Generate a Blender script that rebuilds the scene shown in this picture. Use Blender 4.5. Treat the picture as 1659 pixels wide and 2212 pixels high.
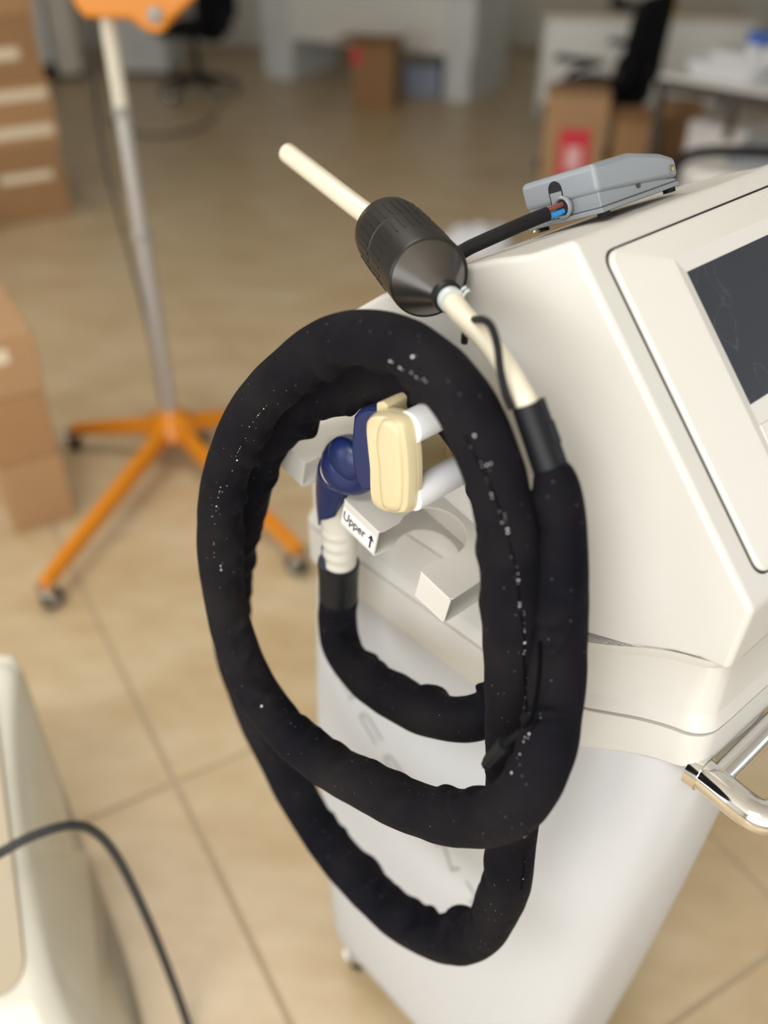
import bpy, bmesh, math, random
from mathutils import Vector, Matrix, noise

random.seed(7)
for o in list(bpy.data.objects):
    bpy.data.objects.remove(o, do_unlink=True)
scene = bpy.context.scene
COL = scene.collection

# ---------------------------------------------------------------- camera
H = 1.65                       # lens height above the floor
PITCH = math.radians(36.5)     # looking down
FPX = 2000.0                   # focal length in pixels of the 1659 x 2212 frame
CP, SP = math.cos(PITCH), math.sin(PITCH)
cam_d = bpy.data.cameras.new('camera')
cam = bpy.data.objects.new('camera', cam_d)
COL.objects.link(cam)
cam.location = (0, 0, H)
cam.rotation_euler = (math.radians(90) - PITCH, 0, 0)
cam_d.sensor_fit = 'VERTICAL'
cam_d.sensor_height = 36.0
cam_d.sensor_width = 27.0
cam_d.lens = 36.0 * FPX / 2212.0
cam_d.clip_start = 0.02
cam_d.clip_end = 60
cam_d.dof.use_dof = True
cam_d.dof.focus_distance = 0.85
cam_d.dof.aperture_fstop = 1.8
scene.camera = cam

# ---------------------------------------------------------------- world, daylight, exposure
world = bpy.data.worlds.new('world')
scene.world = world
world.use_nodes = True
wn = world.node_tree.nodes
bg = wn.get('Background') or wn.new('ShaderNodeBackground')
bg.inputs[0].default_value = (0.80, 0.89, 1.0, 1)
bg.inputs[1].default_value = 1.0

def window_light(name, loc, rot, sx, sy, power, color):
    d = bpy.data.lights.new(name, 'AREA')
    d.shape = 'RECTANGLE'; d.size = sx; d.size_y = sy
    d.energy = power; d.color = color
    o = bpy.data.objects.new(name, d)
    COL.objects.link(o)
    o.location = loc; o.rotation_euler = rot
    return o
# daylight entering the glazed walls (behind, left and right of the photographer)
window_light('daylight_front', (-1.1, -2.75, 1.75), (math.radians(90), 0, 0), 4.8, 2.2, 108, (1.0, 0.99, 0.975))
window_light('daylight_left', (-4.5, 0.4, 1.75), (math.radians(90), 0, math.radians(-90)), 3.4, 2.2, 50, (1.0, 0.99, 0.975))
window_light('daylight_right', (4.6, 1.2, 1.75), (math.radians(90), 0, math.radians(90)), 2.4, 2.2, 12, (0.80, 0.90, 1.0))

vs = scene.view_settings
vs.view_transform = 'Standard'
vs.look = 'None'
vs.exposure = 0.05
vs.gamma = 1.0
vs.use_curve_mapping = False

# ---------------------------------------------------------------- geometry helpers
def ray(px, py):
    u = (px - 829.5) / FPX; v = (py - 1106.0) / FPX
    return Vector((u, CP - v * SP, -(SP + v * CP)))
def at_depth(px, py, t):
    return Vector((0, 0, H)) + ray(px, py) * t
def on_z(px, py, z=0.0):
    r = ray(px, py)
    return at_depth(px, py, (z - H) / r.z)
# the console's own frame: x = towards its front, y = across its width, z = up
MORG = Vector((-0.11, 0.976, 0)); MROT = math.atan2(-0.7415, 0.671)
MM = Matrix.Translation(MORG) @ Matrix.Rotation(MROT, 4, 'Z')
MI = MM.inverted()
def mac(p): return MM @ Vector(p)
def on_b(px, py, b):
    """point of the console frame seen at a pixel and lying in the plane y = b"""
    r = MI.to_3x3() @ ray(px, py); c = MI @ Vector((0, 0, H))
    t = (b - c.y) / r.y
    return c + r * t
def project(w):
    d = w.y * CP + (H - w.z) * SP
    return 829.5 + FPX * w.x / d, 1106 + FPX * ((H - w.z) * CP - w.y * SP) / d, d

def tag(o, label=None, cat=None, group=None, kind=None):
    if label: o['label'] = label
    if cat: o['category'] = cat
    if group: o['group'] = group
    if kind: o['kind'] = kind
    return o
def empty(name, loc=(0, 0, 0), rz=0.0, label=None, cat=None, group=None, kind=None):
    o = bpy.data.objects.new(name, None)
    COL.objects.link(o)
    o.location = loc; o.rotation_euler = (0, 0, rz)
    o.empty_display_size = 0.05
    return tag(o, label, cat, group, kind)

class MB:
    """collects vertices and faces of one mesh"""
    def __init__(s): s.v = []; s.f = []
    def add(s, vs_, fs_):
        n = len(s.v)
        s.v += [Vector(p) for p in vs_]
        s.f += [tuple(i + n for i in f) for f in fs_]
        return s
    def box(s, x0, x1, y0, y1, z0, z1):
        return s.add([(x0,y0,z0),(x1,y0,z0),(x1,y1,z0),(x0,y1,z0),(x0,y0,z1),(x1,y0,z1),(x1,y1,z1),(x0,y1,z1)],
                     [(0,3,2,1),(4,5,6,7),(0,1,5,4),(1,2,6,5),(2,3,7,6),(3,0,4,7)])
    def prism(s, poly, fn0, fn1):
        n = len(poly)
        vs_ = [fn0(p) for p in poly] + [fn1(p) for p in poly]
        fs_ = [tuple(range(n))[::-1], tuple(range(n, 2*n))]
        fs_ += [(i, (i+1) % n, n + (i+1) % n, n + i) for i in range(n)]
        return s.add(vs_, fs_)
    def tube(s, pts, r, seg=14, cap=True):
        vs_, fs_ = sweep(pts, r, seg, cap)
        return s.add(vs_, fs_)
    def lathe(s, prof, seg=28, axis=None, org=None):
        """prof: (radius, height) pairs about z, optionally moved onto an axis"""
        vs_ = []; fs_ = []
        for r, h in prof:
            for k in range(seg):
                a = 2 * math.pi * k / seg
                vs_.append(Vector((r * math.cos(a), r * math.sin(a), h)))
        m = len(prof)
        for i in range(m - 1):
            for k in range(seg):
                k2 = (k + 1) % seg
                fs_.append((i*seg + k, i*seg + k2, (i+1)*seg + k2, (i+1)*seg + k))
        fs_.append(tuple(range(seg))[::-1]); fs_.append(tuple((m-1)*seg + k for k in range(seg)))
        if axis is not None:
            q = Vector(axis).normalized().to_track_quat('Z', 'Y').to_matrix()
            vs_ = [q @ p for p in vs_]
        if org is not None:
            vs_ = [p + Vector(org) for p in vs_]
        return s.add(vs_, fs_)
    def build(s, name, m, parent=None, smooth=35, bevel=0, seg=2, off=None, blimit=30):
        me = bpy.data.meshes.new(name)
        vv = [p - Vector(off) for p in s.v] if off is not None else s.v
        me.from_pydata([tuple(p) for p in vv], [], s.f)
        bm = bmesh.new(); bm.from_mesh(me)
        bmesh.ops.recalc_face_normals(bm, faces=bm.faces)
        bm.to_mesh(me); bm.free()
        me.materials.append(m)
        if smooth:
            me.shade_smooth(); me.set_sharp_from_angle(angle=math.radians(smooth))
        o = bpy.data.objects.new(name, me)
        COL.objects.link(o)
        if parent is not None: o.parent = parent
        if bevel:
            b = o.modifiers.new('bevel', 'BEVEL'); b.width = bevel; b.segments = seg
            b.limit_method = 'ANGLE'; b.angle_limit = math.radians(blimit)
            b.harden_normals = True
        return o

def catmull(pts, n=10, closed=False):
    P = [Vector(p) for p in pts]; out = []
    N = len(P)
    rng = range(N if closed else N - 1)
    for i in rng:
        if closed:
            p0, p1, p2, p3 = P[i-1], P[i], P[(i+1) % N], P[(i+2) % N]
        else:
            p0, p1, p2, p3 = P[max(i-1, 0)], P[i], P[i+1], P[min(i+2, N-1)]
        for k in range(n):
            t = k / n
            out.append(0.5 * ((2*p1) + (p2-p0)*t + (2*p0-5*p1+4*p2-p3)*t*t + (3*p1-p0-3*p2+p3)*t*t*t))
    if not closed: out.append(P[-1])
    return out

def frames(pts):
    n = len(pts); T = []
    for i in range(n):
        d = pts[min(i+1, n-1)] - pts[max(i-1, 0)]
        T.append(d.normalized())
    up = Vector((0, 0, 1)) if abs(T[0].z) < 0.9 else Vector((1, 0, 0))
    N = [(up - T[0] * up.dot(T[0])).normalized()]
    for i in range(1, n):
        q = T[i-1].rotation_difference(T[i])
        v = q @ N[-1]
        N.append((v - T[i] * v.dot(T[i])).normalized())
    return T, N, [T[i].cross(N[i]) for i in range(n)]

def sweep(pts, r, seg=14, cap=True):
    pts = [Vector(p) for p in pts]
    T, N, B = frames(pts); vs_ = []; fs_ = []
    for i, p in enumerate(pts):
        for k in range(seg):
            a = 2 * math.pi * k / seg
            d = N[i] * math.cos(a) + B[i] * math.sin(a)
            rr = r(i, a, d) if callable(r) else (r[i] if isinstance(r, (list, tuple)) else r)
            vs_.append(p + d * rr)
    n = len(pts)
    for i in range(n - 1):
        for k in range(seg):
            k2 = (k + 1) % seg
            fs_.append((i*seg + k, i*seg + k2, (i+1)*seg + k2, (i+1)*seg + k))
    if cap:
        fs_.append(tuple(range(seg))[::-1]); fs_.append(tuple((n-1)*seg + k for k in range(seg)))
    return vs_, fs_

# ---------------------------------------------------------------- materials
def mat(name, col, rough=0.5, metal=0.0, var=0.0, vscale=8.0, bump=0.0, bscale=60.0, spec=0.5, coat=0.0, sub=0.0, sheen=0.0):
    m = bpy.data.materials.new(name); m.use_nodes = True
    nt = m.node_tree; b = nt.nodes['Principled BSDF']
    c = (*col, 1)
    b.inputs['Base Color'].default_value = c
    b.inputs['Roughness'].default_value = rough
    b.inputs['Metallic'].default_value = metal
    b.inputs['Specular IOR Level'].default_value = spec
    b.inputs['Coat Weight'].default_value = coat
    b.inputs['Coat Roughness'].default_value = 0.12
    if sheen:
        b.inputs['Sheen Weight'].default_value = sheen
        b.inputs['Sheen Roughness'].default_value = 0.5
    if sub:
        b.inputs['Subsurface Weight'].default_value = sub
        b.inputs['Subsurface Radius'].default_value = (0.01, 0.008, 0.005)
        b.inputs['Subsurface Scale'].default_value = 0.6
    tc = nt.nodes.new('ShaderNodeTexCoord')
    if var:
        nz = nt.nodes.new('ShaderNodeTexNoise'); nz.inputs['Scale'].default_value = vscale
        nz.inputs['Detail'].default_value = 5
        nt.links.new(tc.outputs['Object'], nz.inputs['Vector'])
        mx = nt.nodes.new('ShaderNodeMix'); mx.data_type = 'RGBA'
        mx.inputs[6].default_value = (*[max(0, x * (1 - var)) for x in col], 1)
        mx.inputs[7].default_value = (*[min(1, x * (1 + var)) for x in col], 1)
        nt.links.new(nz.outputs['Fac'], mx.inputs[0])
        nt.links.new(mx.outputs[2], b.inputs['Base Color'])
    if bump:
        n2 = nt.nodes.new('ShaderNodeTexNoise'); n2.inputs['Scale'].default_value = bscale
        n2.inputs['Detail'].default_value = 3
        nt.links.new(tc.outputs['Object'], n2.inputs['Vector'])
        bp = nt.nodes.new('ShaderNodeBump'); bp.inputs['Strength'].default_value = bump
        bp.inputs['Distance'].default_value = 0.001
        nt.links.new(n2.outputs['Fac'], bp.inputs['Height'])
        nt.links.new(bp.outputs['Normal'], b.inputs['Normal'])
    return m
def srgb(r, g, b):
    f = lambda x: ((x/255 + 0.055) / 1.055) ** 2.4 if x > 10 else x / 255 / 12.92
    return (f(r), f(g), f(b))

M = {}
M['shell'] = mat('console_shell', srgb(212, 209, 201), 0.42, var=0.015, vscale=5, bump=0.25, bscale=420)
M['panel'] = mat('panel_white', srgb(220, 217, 209), 0.40, var=0.01, bump=0.15, bscale=500)
M['body'] = mat('body_white', srgb(196, 197, 198), 0.38, var=0.012)
M['gap'] = mat('dark_gap', (0.008, 0.007, 0.007), 0.7)
M['bracket'] = mat('bracket_paint', srgb(208, 204, 195), 0.36, bump=0.12, bscale=700)
M['label'] = mat('label_paper', srgb(243, 240, 238), 0.45)
M['ink'] = mat('label_ink', (0.012, 0.012, 0.014), 0.6)
M['greyink'] = mat('grey_print', srgb(120, 118, 112), 0.5)
M['paleink'] = mat('pale_print', srgb(158, 162, 156), 0.5)
M['chrome'] = mat('chrome', (0.82, 0.81, 0.79), 0.09, metal=1.0)
M['steel'] = mat('steel', (0.62, 0.61, 0.6), 0.25, metal=1.0)
M['brass'] = mat('brass', srgb(176, 160, 120), 0.3, metal=1.0)
M['rubber'] = mat('black_rubber', (0.008, 0.008, 0.009), 0.6, bump=0.1, spec=0.25)
M['thread'] = mat('seam_thread', (0.002, 0.002, 0.003), 0.9, spec=0.05)
M['blackplastic'] = mat('black_plastic', (0.016, 0.015, 0.014), 0.34, var=0.15, spec=0.4)
M['sleeve'] = mat('black_sleeve', (0.008, 0.009, 0.011), 0.45, spec=0.3)
M['navy'] = mat('navy_plastic', srgb(20, 36, 84), 0.36, var=0.08, bump=0.1, bscale=300)
M['cream'] = mat('cream_plastic', srgb(206, 191, 152), 0.26, coat=0.12, sub=0.06)
M['grip'] = mat('cream_grip', srgb(206, 201, 188), 0.5, bump=0.1)
M['white'] = mat('white_plastic', srgb(240, 239, 240), 0.35, sub=0.1)
M['tubing'] = mat('silicone_tube', srgb(226, 218, 196), 0.25, coat=0.3, sub=0.2)
M['clamp'] = mat('pale_clamp', srgb(196, 202, 200), 0.35)
M['greyplastic'] = mat('grey_plastic', srgb(140, 145, 150), 0.32, var=0.03)
M['wireblue'] = mat('wire_blue', srgb(50, 150, 215), 0.4)
M['wirebrown'] = mat('wire_brown', srgb(125, 75, 65), 0.4)
M['lint'] = mat('white_lint', (0.85, 0.85, 0.84), 0.7)
M['orange'] = mat('orange_paint', srgb(214, 130, 5), 0.35, var=0.05, coat=0.2)
M['polegrey'] = mat('pole_metal', srgb(190, 188, 186), 0.35, metal=0.6)
M['poleupper'] = mat('pole_enamel', srgb(214, 208, 190), 0.35)
M['card'] = mat('cardboard', srgb(164, 126, 86), 0.8, var=0.06, vscale=12, bump=0.2)
M['card2'] = mat('cardboard_pale', srgb(172, 136, 98), 0.8, var=0.06, vscale=10, bump=0.2)
M['card3'] = mat('cardboard_dark', srgb(150, 114, 76), 0.8, var=0.08, vscale=9, bump=0.2)
M['tape'] = mat('packing_tape', srgb(222, 206, 180), 0.35)
M['red'] = mat('red_sticker', srgb(214, 52, 66), 0.5)
M['pinkprint'] = mat('pale_pink_print', srgb(240, 190, 190), 0.5)
M['desk'] = mat('desk_laminate', srgb(228, 226, 220), 0.5, var=0.02)
M['deskleg'] = mat('desk_side', srgb(214, 218, 218), 0.5, var=0.02)
M['desktop'] = mat('desk_top', srgb(196, 188, 172), 0.45, var=0.02)
M['wall'] = mat('wall_paint', srgb(214, 212, 204), 0.8, var=0.02, vscale=2)
M['ceil'] = mat('ceiling_paint', srgb(235, 234, 230), 0.9)
M['fabric'] = mat('chair_fabric', (0.010, 0.010, 0.012), 0.9, bump=0.3, bscale=200, spec=0.1)
M['darkmetal'] = mat('dark_metal', srgb(74, 68, 62), 0.45, metal=0.3)
M['bluecap'] = mat('blue_cap', srgb(70, 110, 200), 0.4)
M['yellow'] = mat('yellow_plastic', srgb(214, 172, 30), 0.4)
M['bluegrey'] = mat('blue_grey_box', srgb(150, 160, 180), 0.6)
M['gloss'] = mat('gloss_white', srgb(216, 212, 196), 0.16, var=0.01, coat=0.5)
M['floorreflection'] = mat('painted_floor_reflection', srgb(170, 156, 130), 0.42)  # white plastic mirroring the floor: the reflection is put into the base colour
M['cord'] = mat('cord_rubber', (0.03, 0.03, 0.032), 0.5)
M['bag'] = mat('white_film', srgb(228, 228, 232), 0.35, bump=0.4, bscale=40)
M['greyhub'] = mat('caster_grey', srgb(150, 148, 142), 0.4)
M['tile_grout'] = mat('grout', srgb(180, 162, 134), 0.9, var=0.1)

def tile_material():
    m = bpy.data.materials.new('floor_tile'); m.use_nodes = True
    nt = m.node_tree; b = nt.nodes['Principled BSDF']
    geo = nt.nodes.new('ShaderNodeNewGeometry')
    n1 = nt.nodes.new('ShaderNodeTexNoise'); n1.inputs['Scale'].default_value = 3.2; n1.inputs['Detail'].default_value = 6
    n2 = nt.nodes.new('ShaderNodeTexNoise'); n2.inputs['Scale'].default_value = 11; n2.inputs['Detail'].default_value = 4
    mp = nt.nodes.new('ShaderNodeMapping'); mp.inputs['Rotation'].default_value = (0, 0, 0.5); mp.inputs['Scale'].default_value = (1, 1.9, 1)
    nt.links.new(geo.outputs['Position'], mp.inputs['Vector'])
    nt.links.new(mp.outputs[0], n1.inputs['Vector']); nt.links.new(mp.outputs[0], n2.inputs['Vector'])
    r1 = nt.nodes.new('ShaderNodeValToRGB')
    r1.color_ramp.elements[0].position = 0.32; r1.color_ramp.elements[0].color = (*srgb(190, 166, 128), 1)
    r1.color_ramp.elements[1].position = 0.70; r1.color_ramp.elements[1].color = (*srgb(206, 188, 156), 1)
    nt.links.new(n1.outputs['Fac'], r1.inputs[0])
    mx = nt.nodes.new('ShaderNodeMix'); mx.data_type = 'RGBA'; mx.blend_type = 'MULTIPLY'
    r2 = nt.nodes.new('ShaderNodeValToRGB')
    r2.color_ramp.elements[0].position = 0.3; r2.color_ramp.elements[0].color = (0.88, 0.85, 0.80, 1)
    r2.color_ramp.elements[1].position = 0.7; r2.color_ramp.elements[1].color = (1, 1, 1, 1)
    nt.links.new(n2.outputs['Fac'], r2.inputs[0])
    mx.inputs[0].default_value = 0.8
    nt.links.new(r1.outputs[0], mx.inputs[6]); nt.links.new(r2.outputs[0], mx.inputs[7])
    nt.links.new(mx.outputs[2], b.inputs['Base Color'])
    b.inputs['Roughness'].default_value = 0.32
    return m
M['tile'] = tile_material()

def jacket_material():
    m = bpy.data.materials.new('black_jersey'); m.use_nodes = True
    nt = m.node_tree; b = nt.nodes['Principled BSDF']
    tc = nt.nodes.new('ShaderNodeTexCoord')
    nz = nt.nodes.new('ShaderNodeTexNoise'); nz.inputs['Scale'].default_value = 7; nz.inputs['Detail'].default_value = 5
    nt.links.new(tc.outputs['Object'], nz.inputs['Vector'])
    rp = nt.nodes.new('ShaderNodeValToRGB')
    rp.color_ramp.elements[0].color = (0.0035, 0.0035, 0.0068, 1); rp.color_ramp.elements[0].position = 0.38
    rp.color_ramp.elements[1].color = (0.0165, 0.0145, 0.0150, 1); rp.color_ramp.elements[1].position = 0.72
    nt.links.new(nz.outputs['Fac'], rp.inputs[0])
    # scattered lint specks
    vo = nt.nodes.new('ShaderNodeTexVoronoi'); vo.inputs['Scale'].default_value = 190
    nt.links.new(tc.outputs['Object'], vo.inputs['Vector'])
    lt = nt.nodes.new('ShaderNodeMath'); lt.operation = 'LESS_THAN'; lt.inputs[1].default_value = 0.085
    nt.links.new(vo.outputs['Distance'], lt.inputs[0])
    sp = nt.nodes.new('ShaderNodeSeparateColor'); nt.links.new(vo.outputs['Color'], sp.inputs[0])
    gt = nt.nodes.new('ShaderNodeMath'); gt.operation = 'GREATER_THAN'; gt.inputs[1].default_value = 0.72
    nt.links.new(sp.outputs[0], gt.inputs[0])
    an = nt.nodes.new('ShaderNodeMath'); an.operation = 'MULTIPLY'
    nt.links.new(lt.outputs[0], an.inputs[0]); nt.links.new(gt.outputs[0], an.inputs[1])
    mx = nt.nodes.new('ShaderNodeMix'); mx.data_type = 'RGBA'
    mx.inputs[7].default_value = (0.20, 0.19, 0.19, 1)
    nt.links.new(an.outputs[0], mx.inputs[0]); nt.links.new(rp.outputs[0], mx.inputs[6])
    nt.links.new(mx.outputs[2], b.inputs['Base Color'])
    b.inputs['Roughness'].default_value = 0.78
    b.inputs['Specular IOR Level'].default_value = 0.07
    b.inputs['Sheen Weight'].default_value = 0.008
    b.inputs['Sheen Roughness'].default_value = 0.4
    n2 = nt.nodes.new('ShaderNodeTexNoise'); n2.inputs['Scale'].default_value = 900; n2.inputs['Detail'].default_value = 2
    n3 = nt.nodes.new('ShaderNodeTexNoise'); n3.inputs['Scale'].default_value = 38; n3.inputs['Detail'].default_value = 3
    nt.links.new(tc.outputs['Object'], n2.inputs['Vector']); nt.links.new(tc.outputs['Object'], n3.inputs['Vector'])
    b1 = nt.nodes.new('ShaderNodeBump'); b1.inputs['Strength'].default_value = 0.35; b1.inputs['Distance'].default_value = 0.0006
    b2 = nt.nodes.new('ShaderNodeBump'); b2.inputs['Strength'].default_value = 0.5; b2.inputs['Distance'].default_value = 0.006
    nt.links.new(n3.outputs['Fac'], b2.inputs['Height']); nt.links.new(n2.outputs['Fac'], b1.inputs['Height'])
    nt.links.new(b2.outputs[0], b1.inputs['Normal']); nt.links.new(b1.outputs[0], b.inputs['Normal'])
    return m
M['jersey'] = jacket_material()

def screen_material():
    m = bpy.data.materials.new('dusty_screen'); m.use_nodes = True
    nt = m.node_tree; b = nt.nodes['Principled BSDF']
    tc = nt.nodes.new('ShaderNodeTexCoord')
    n1 = nt.nodes.new('ShaderNodeTexNoise'); n1.inputs['Scale'].default_value = 16; n1.inputs['Detail'].default_value = 8
    n1.inputs['Distortion'].default_value = 1.2
    nt.links.new(tc.outputs['Object'], n1.inputs['Vector'])
    rp = nt.nodes.new('ShaderNodeValToRGB')
    e = rp.color_ramp.elements
    e[0].position = 0.0; e[0].color = (*srgb(52, 55, 62), 1)
    e[1].position = 1.0; e[1].color = (*srgb(58, 61, 66), 1)
    for p, c in ((0.488, (52, 55, 62)), (0.497, (82, 86, 88)), (0.506, (52, 55, 62))):
        k = e.new(p); k.color = (*srgb(*c), 1)
    nt.links.new(n1.outputs['Fac'], rp.inputs[0])
    n2 = nt.nodes.new('ShaderNodeTexNoise'); n2.inputs['Scale'].default_value = 7
    nt.links.new(tc.outputs['Object'], n2.inputs['Vector'])
    r2 = nt.nodes.new('ShaderNodeValToRGB'); r2.color_ramp.elements[0].position = 0.44; r2.color_ramp.elements[1].position = 0.54
    nt.links.new(n2.outputs['Fac'], r2.inputs[0])
    mx = nt.nodes.new('ShaderNodeMix'); mx.data_type = 'RGBA'
    mx.inputs[6].default_value = (*srgb(52, 55, 62), 1)
    nt.links.new(r2.outputs[0], mx.inputs[0]); nt.links.new(rp.outputs[0], mx.inputs[7])
    nt.links.new(mx.outputs[2], b.inputs['Base Color'])
    b.inputs['Roughness'].default_value = 0.5
    b.inputs['Specular IOR Level'].default_value = 0.25
    return m
M['screen'] = screen_material()

# ================================================================ THE ROOM
E1 = Vector((math.cos(math.radians(30)), math.sin(math.radians(30)), 0))
E2 = Vector((math.sin(math.radians(30)), -math.cos(math.radians(30)), 0))
XROOM0, XROOM1, YROOM0, YROOM1, ZROOM = -4.6, 4.7, -2.9, 9.6, 3.1
floor = MB().box(XROOM0, XROOM1, YROOM0, YROOM1, -0.12, -0.004).build('floor', M['tile_grout'])
tag(floor, 'beige ceramic tiled floor with darker grout lines', kind='structure')
TS = 0.9
T0 = on_z(380, 1690, 0.0)
tile_me = None
RZT = math.radians(30)
for i in range(-9, 12):
    for j in range(-12, 8):
        c = T0 + E1 * (TS * (i + 0.5)) + E2 * (TS * (j + 0.5))
        if not (XROOM0 + 0.63 < c.x < XROOM1 - 0.63 and YROOM0 + 0.63 < c.y < YROOM1 - 0.63): continue
        if c.y < -1.2: continue
        if tile_me is None:
            g = TS / 2 - 0.005
            t_ = MB().box(-g, g, -g, g, -0.006, 0.0).build('floor_tile', M['tile'], floor, smooth=0, bevel=0.002, seg=1)
            tile_me = t_.data; t_first = t_
        else:
            t_ = t_first.copy(); COL.objects.link(t_)
        t_.parent = floor
        t_.location = c; t_.rotation_euler = (0, 0, RZT)

def wall(name, bx, label, m='wall'):
    b = MB()
    for q in bx:
        q = list(q)
        if q[4] == 0: q[4] = -0.12          # walls stand below the floor finish
        b.box(*q)
    return tag(b.build(name, M[m], smooth=0), label, kind='structure')
wall('wall_back', [(XROOM0, XROOM1, YROOM1, YROOM1 + 0.15, 0, ZROOM)], 'plain pale far wall of the workshop')
wall('wall_left', [(XROOM0 - 0.15, XROOM0, YROOM0, -1.4, 0, ZROOM), (XROOM0 - 0.15, XROOM0, 2.2, YROOM1, 0, ZROOM),
                   (XROOM0 - 0.15, XROOM0, -1.4, 2.2, 0, 0.6), (XROOM0 - 0.15, XROOM0, -1.4, 2.2, 2.9, ZROOM)], 'pale left wall with a wide window opening')
wall('wall_right', [(XROOM1, XROOM1 + 0.15, YROOM0, -0.1, 0, ZROOM), (XROOM1, XROOM1 + 0.15, 2.5, YROOM1, 0, ZROOM),
                    (XROOM1, XROOM1 + 0.15, -0.1, 2.5, 0, 0.6), (XROOM1, XROOM1 + 0.15, -0.1, 2.5, 2.9, ZROOM)], 'pale right wall with a wide window opening')
wall('wall_front', [(XROOM0, -3.9, YROOM0 - 0.15, YROOM0, 0, ZROOM), (1.3, XROOM1, YROOM0 - 0.15, YROOM0, 0, ZROOM),
                    (-3.9, 1.3, YROOM0 - 0.15, YROOM0, 0, 0.6), (-3.9, 1.3, YROOM0 - 0.15, YROOM0, 2.9, ZROOM)], 'pale wall with a wide shop window opening')
wall('ceiling', [(XROOM0, XROOM1, YROOM0, YROOM1, ZROOM, ZROOM + 0.1)], 'plain white workshop ceiling', 'ceil')
for n_, (fx) in enumerate(((-3.9, 1.3),)):
    w = MB()
    for k in range(5):
        x = fx[0] + (fx[1] - fx[0]) * k / 4
        w.box(x - 0.03, x + 0.03, YROOM0 - 0.1, YROOM0 - 0.03, 0.6, 2.9)
    tag(w.build('window_1', M['deskleg'], smooth=0), 'white window frame posts of the shop window', kind='structure')
w = MB()
for k in range(3):
    y = -0.1 + 2.6 * k / 2
    w.box(XROOM1 + 0.03, XROOM1 + 0.1, y - 0.03, y + 0.03, 0.6, 2.9)
tag(w.build('window_2', M['deskleg'], smooth=0), 'white window frame posts of the side window', kind='structure')

w = MB()
for k in range(4):
    y = -1.4 + 3.6 * k / 3
    w.box(XROOM0 - 0.1, XROOM0 - 0.03, y - 0.03, y + 0.03, 0.6, 2.9)
tag(w.build('window_3', M['deskleg'], smooth=0), 'white window frame posts of the left window', kind='structure')

# ceiling light panels
M['diffuser'] = mat('light_diffuser', (0.9, 0.9, 0.88), 0.6)
_b = M['diffuser'].node_tree.nodes['Principled BSDF']
_b.inputs['Emission Color'].default_value = (1, 0.98, 0.95, 1); _b.inputs['Emission Strength'].default_value = 3.0
def ceiling_light(x, y, power, label):
    r_ = empty('ceiling_light', (x, y, ZROOM - 0.05), 0, label, 'ceiling light', 'ceiling light panels')
    MB().box(-0.62, 0.62, -0.32, 0.32, 0.0, 0.05).build('frame', M['deskleg'], r_, bevel=0.004)
    MB().box(-0.59, 0.59, -0.29, 0.29, -0.006, 0.0).build('diffuser', M['diffuser'], r_)
    d = bpy.data.lights.new('panel_light', 'AREA'); d.shape = 'RECTANGLE'; d.size = 1.18; d.size_y = 0.58
    d.energy = power; d.color = (1.0, 0.985, 0.96)
    o = bpy.data.objects.new('panel_light', d); COL.objects.link(o); o.location = (x, y, ZROOM - 0.06)
ceiling_light(-0.7, -0.8, 30, 'white ceiling light panel nearest the shop window')
ceiling_light(-1.0, 2.3, 18, 'white ceiling light panel over the orange stand')

# ================================================================ THE CONSOLE
con = empty('treatment_console', MORG, MROT,
            'large off-white wheeled treatment console with tilted dark screen and chrome handle', 'machine')
WID = 0.36
def rise(a):
    t = min(max((a - 0.40) / 0.19, 0), 1)
    return t * t * (3 - 2 * t)
def s3(a): return 0.852 + 0.094 * rise(a)
def s2(a): return 0.927 + 0.077 * rise(a)
def s1(a): return 1.005 + 0.080 * rise(a)
def ring_head(ins):
    """plan of the head skirt, inset by ins"""
    i = ins
    c = [(0.0+i, 0.05), (0.004+i, 0.012+i), (0.018+i, 0.002+i), (0.05, i), (0.12, i), (0.2, i), (0.28, i), (0.35, i), (0.40, i), (0.44, i), (0.48, i), (0.52, i), (0.552, i),
         (0.574-i, 0.002+i), (0.586-i, 0.014+i), (0.589-i, 0.034), (0.590-i, 0.08), (0.592-i, 0.18), (0.590-i, 0.28), (0.588-i, 0.33), (0.58-i, 0.352-i), (0.55, WID-i), (0.45, WID-i), (0.2, WID-i), (0.05, WID-i),
         (0.008+i, WID-0.008-i), (0+i, WID-0.05)]
    return catmull([(x, y, 0) for x, y in c], 4, closed=True)
def ring_body(q):
    """plan of the lower body at relative height q (0 = floor, 1 = seam)"""
    z = 0.06 + q * 0.80
    Amax = 0.592 - 0.075 * (1 - q) ** 1.35
    Lb = 0.004 - 0.058 * (1 - q) ** 0.9
    ab = 0.004 + 0.07 * (1 - q) ** 2.2
    A, L = Amax, Lb
    c = [(ab, L+0.06), (ab+0.006, L+0.02), (ab+0.022, L+0.004), (ab+0.06, L), (0.16, L), (0.24, L), (0.29, L), (0.34, L), (A-0.14, L), (A-0.10, L), (A-0.06, L+0.004), (A-0.032, L+0.016), (A-0.016, L+0.035), (A-0.006, 0.05),
         (A-0.001, 0.085), (A-0.002, 0.12), (A-0.012, 0.16), (A-0.034, 0.205), (A-0.075, 0.25), (A-0.14, 0.29), (0.3, 0.315), (0.15, 0.318), (ab+0.03, 0.31), (ab+0.004, 0.28), (ab, 0.16)]
    return catmull([(x, y, 0) for x, y in c], 4, closed=True), z
def loft(rings):
    n = len(rings[0]); vs_ = [p for r in rings for p in r]; fs_ = []
    for i in range(len(rings) - 1):
        for k in range(n):
            k2 = (k + 1) % n
            fs_.append((i*n + k, i*n + k2, (i+1)*n + k2, (i+1)*n + k))
    fs_.append(tuple(range(n))[::-1]); fs_.append(tuple((len(rings)-1)*n + k for k in range(n)))
    return vs_, fs_
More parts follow.
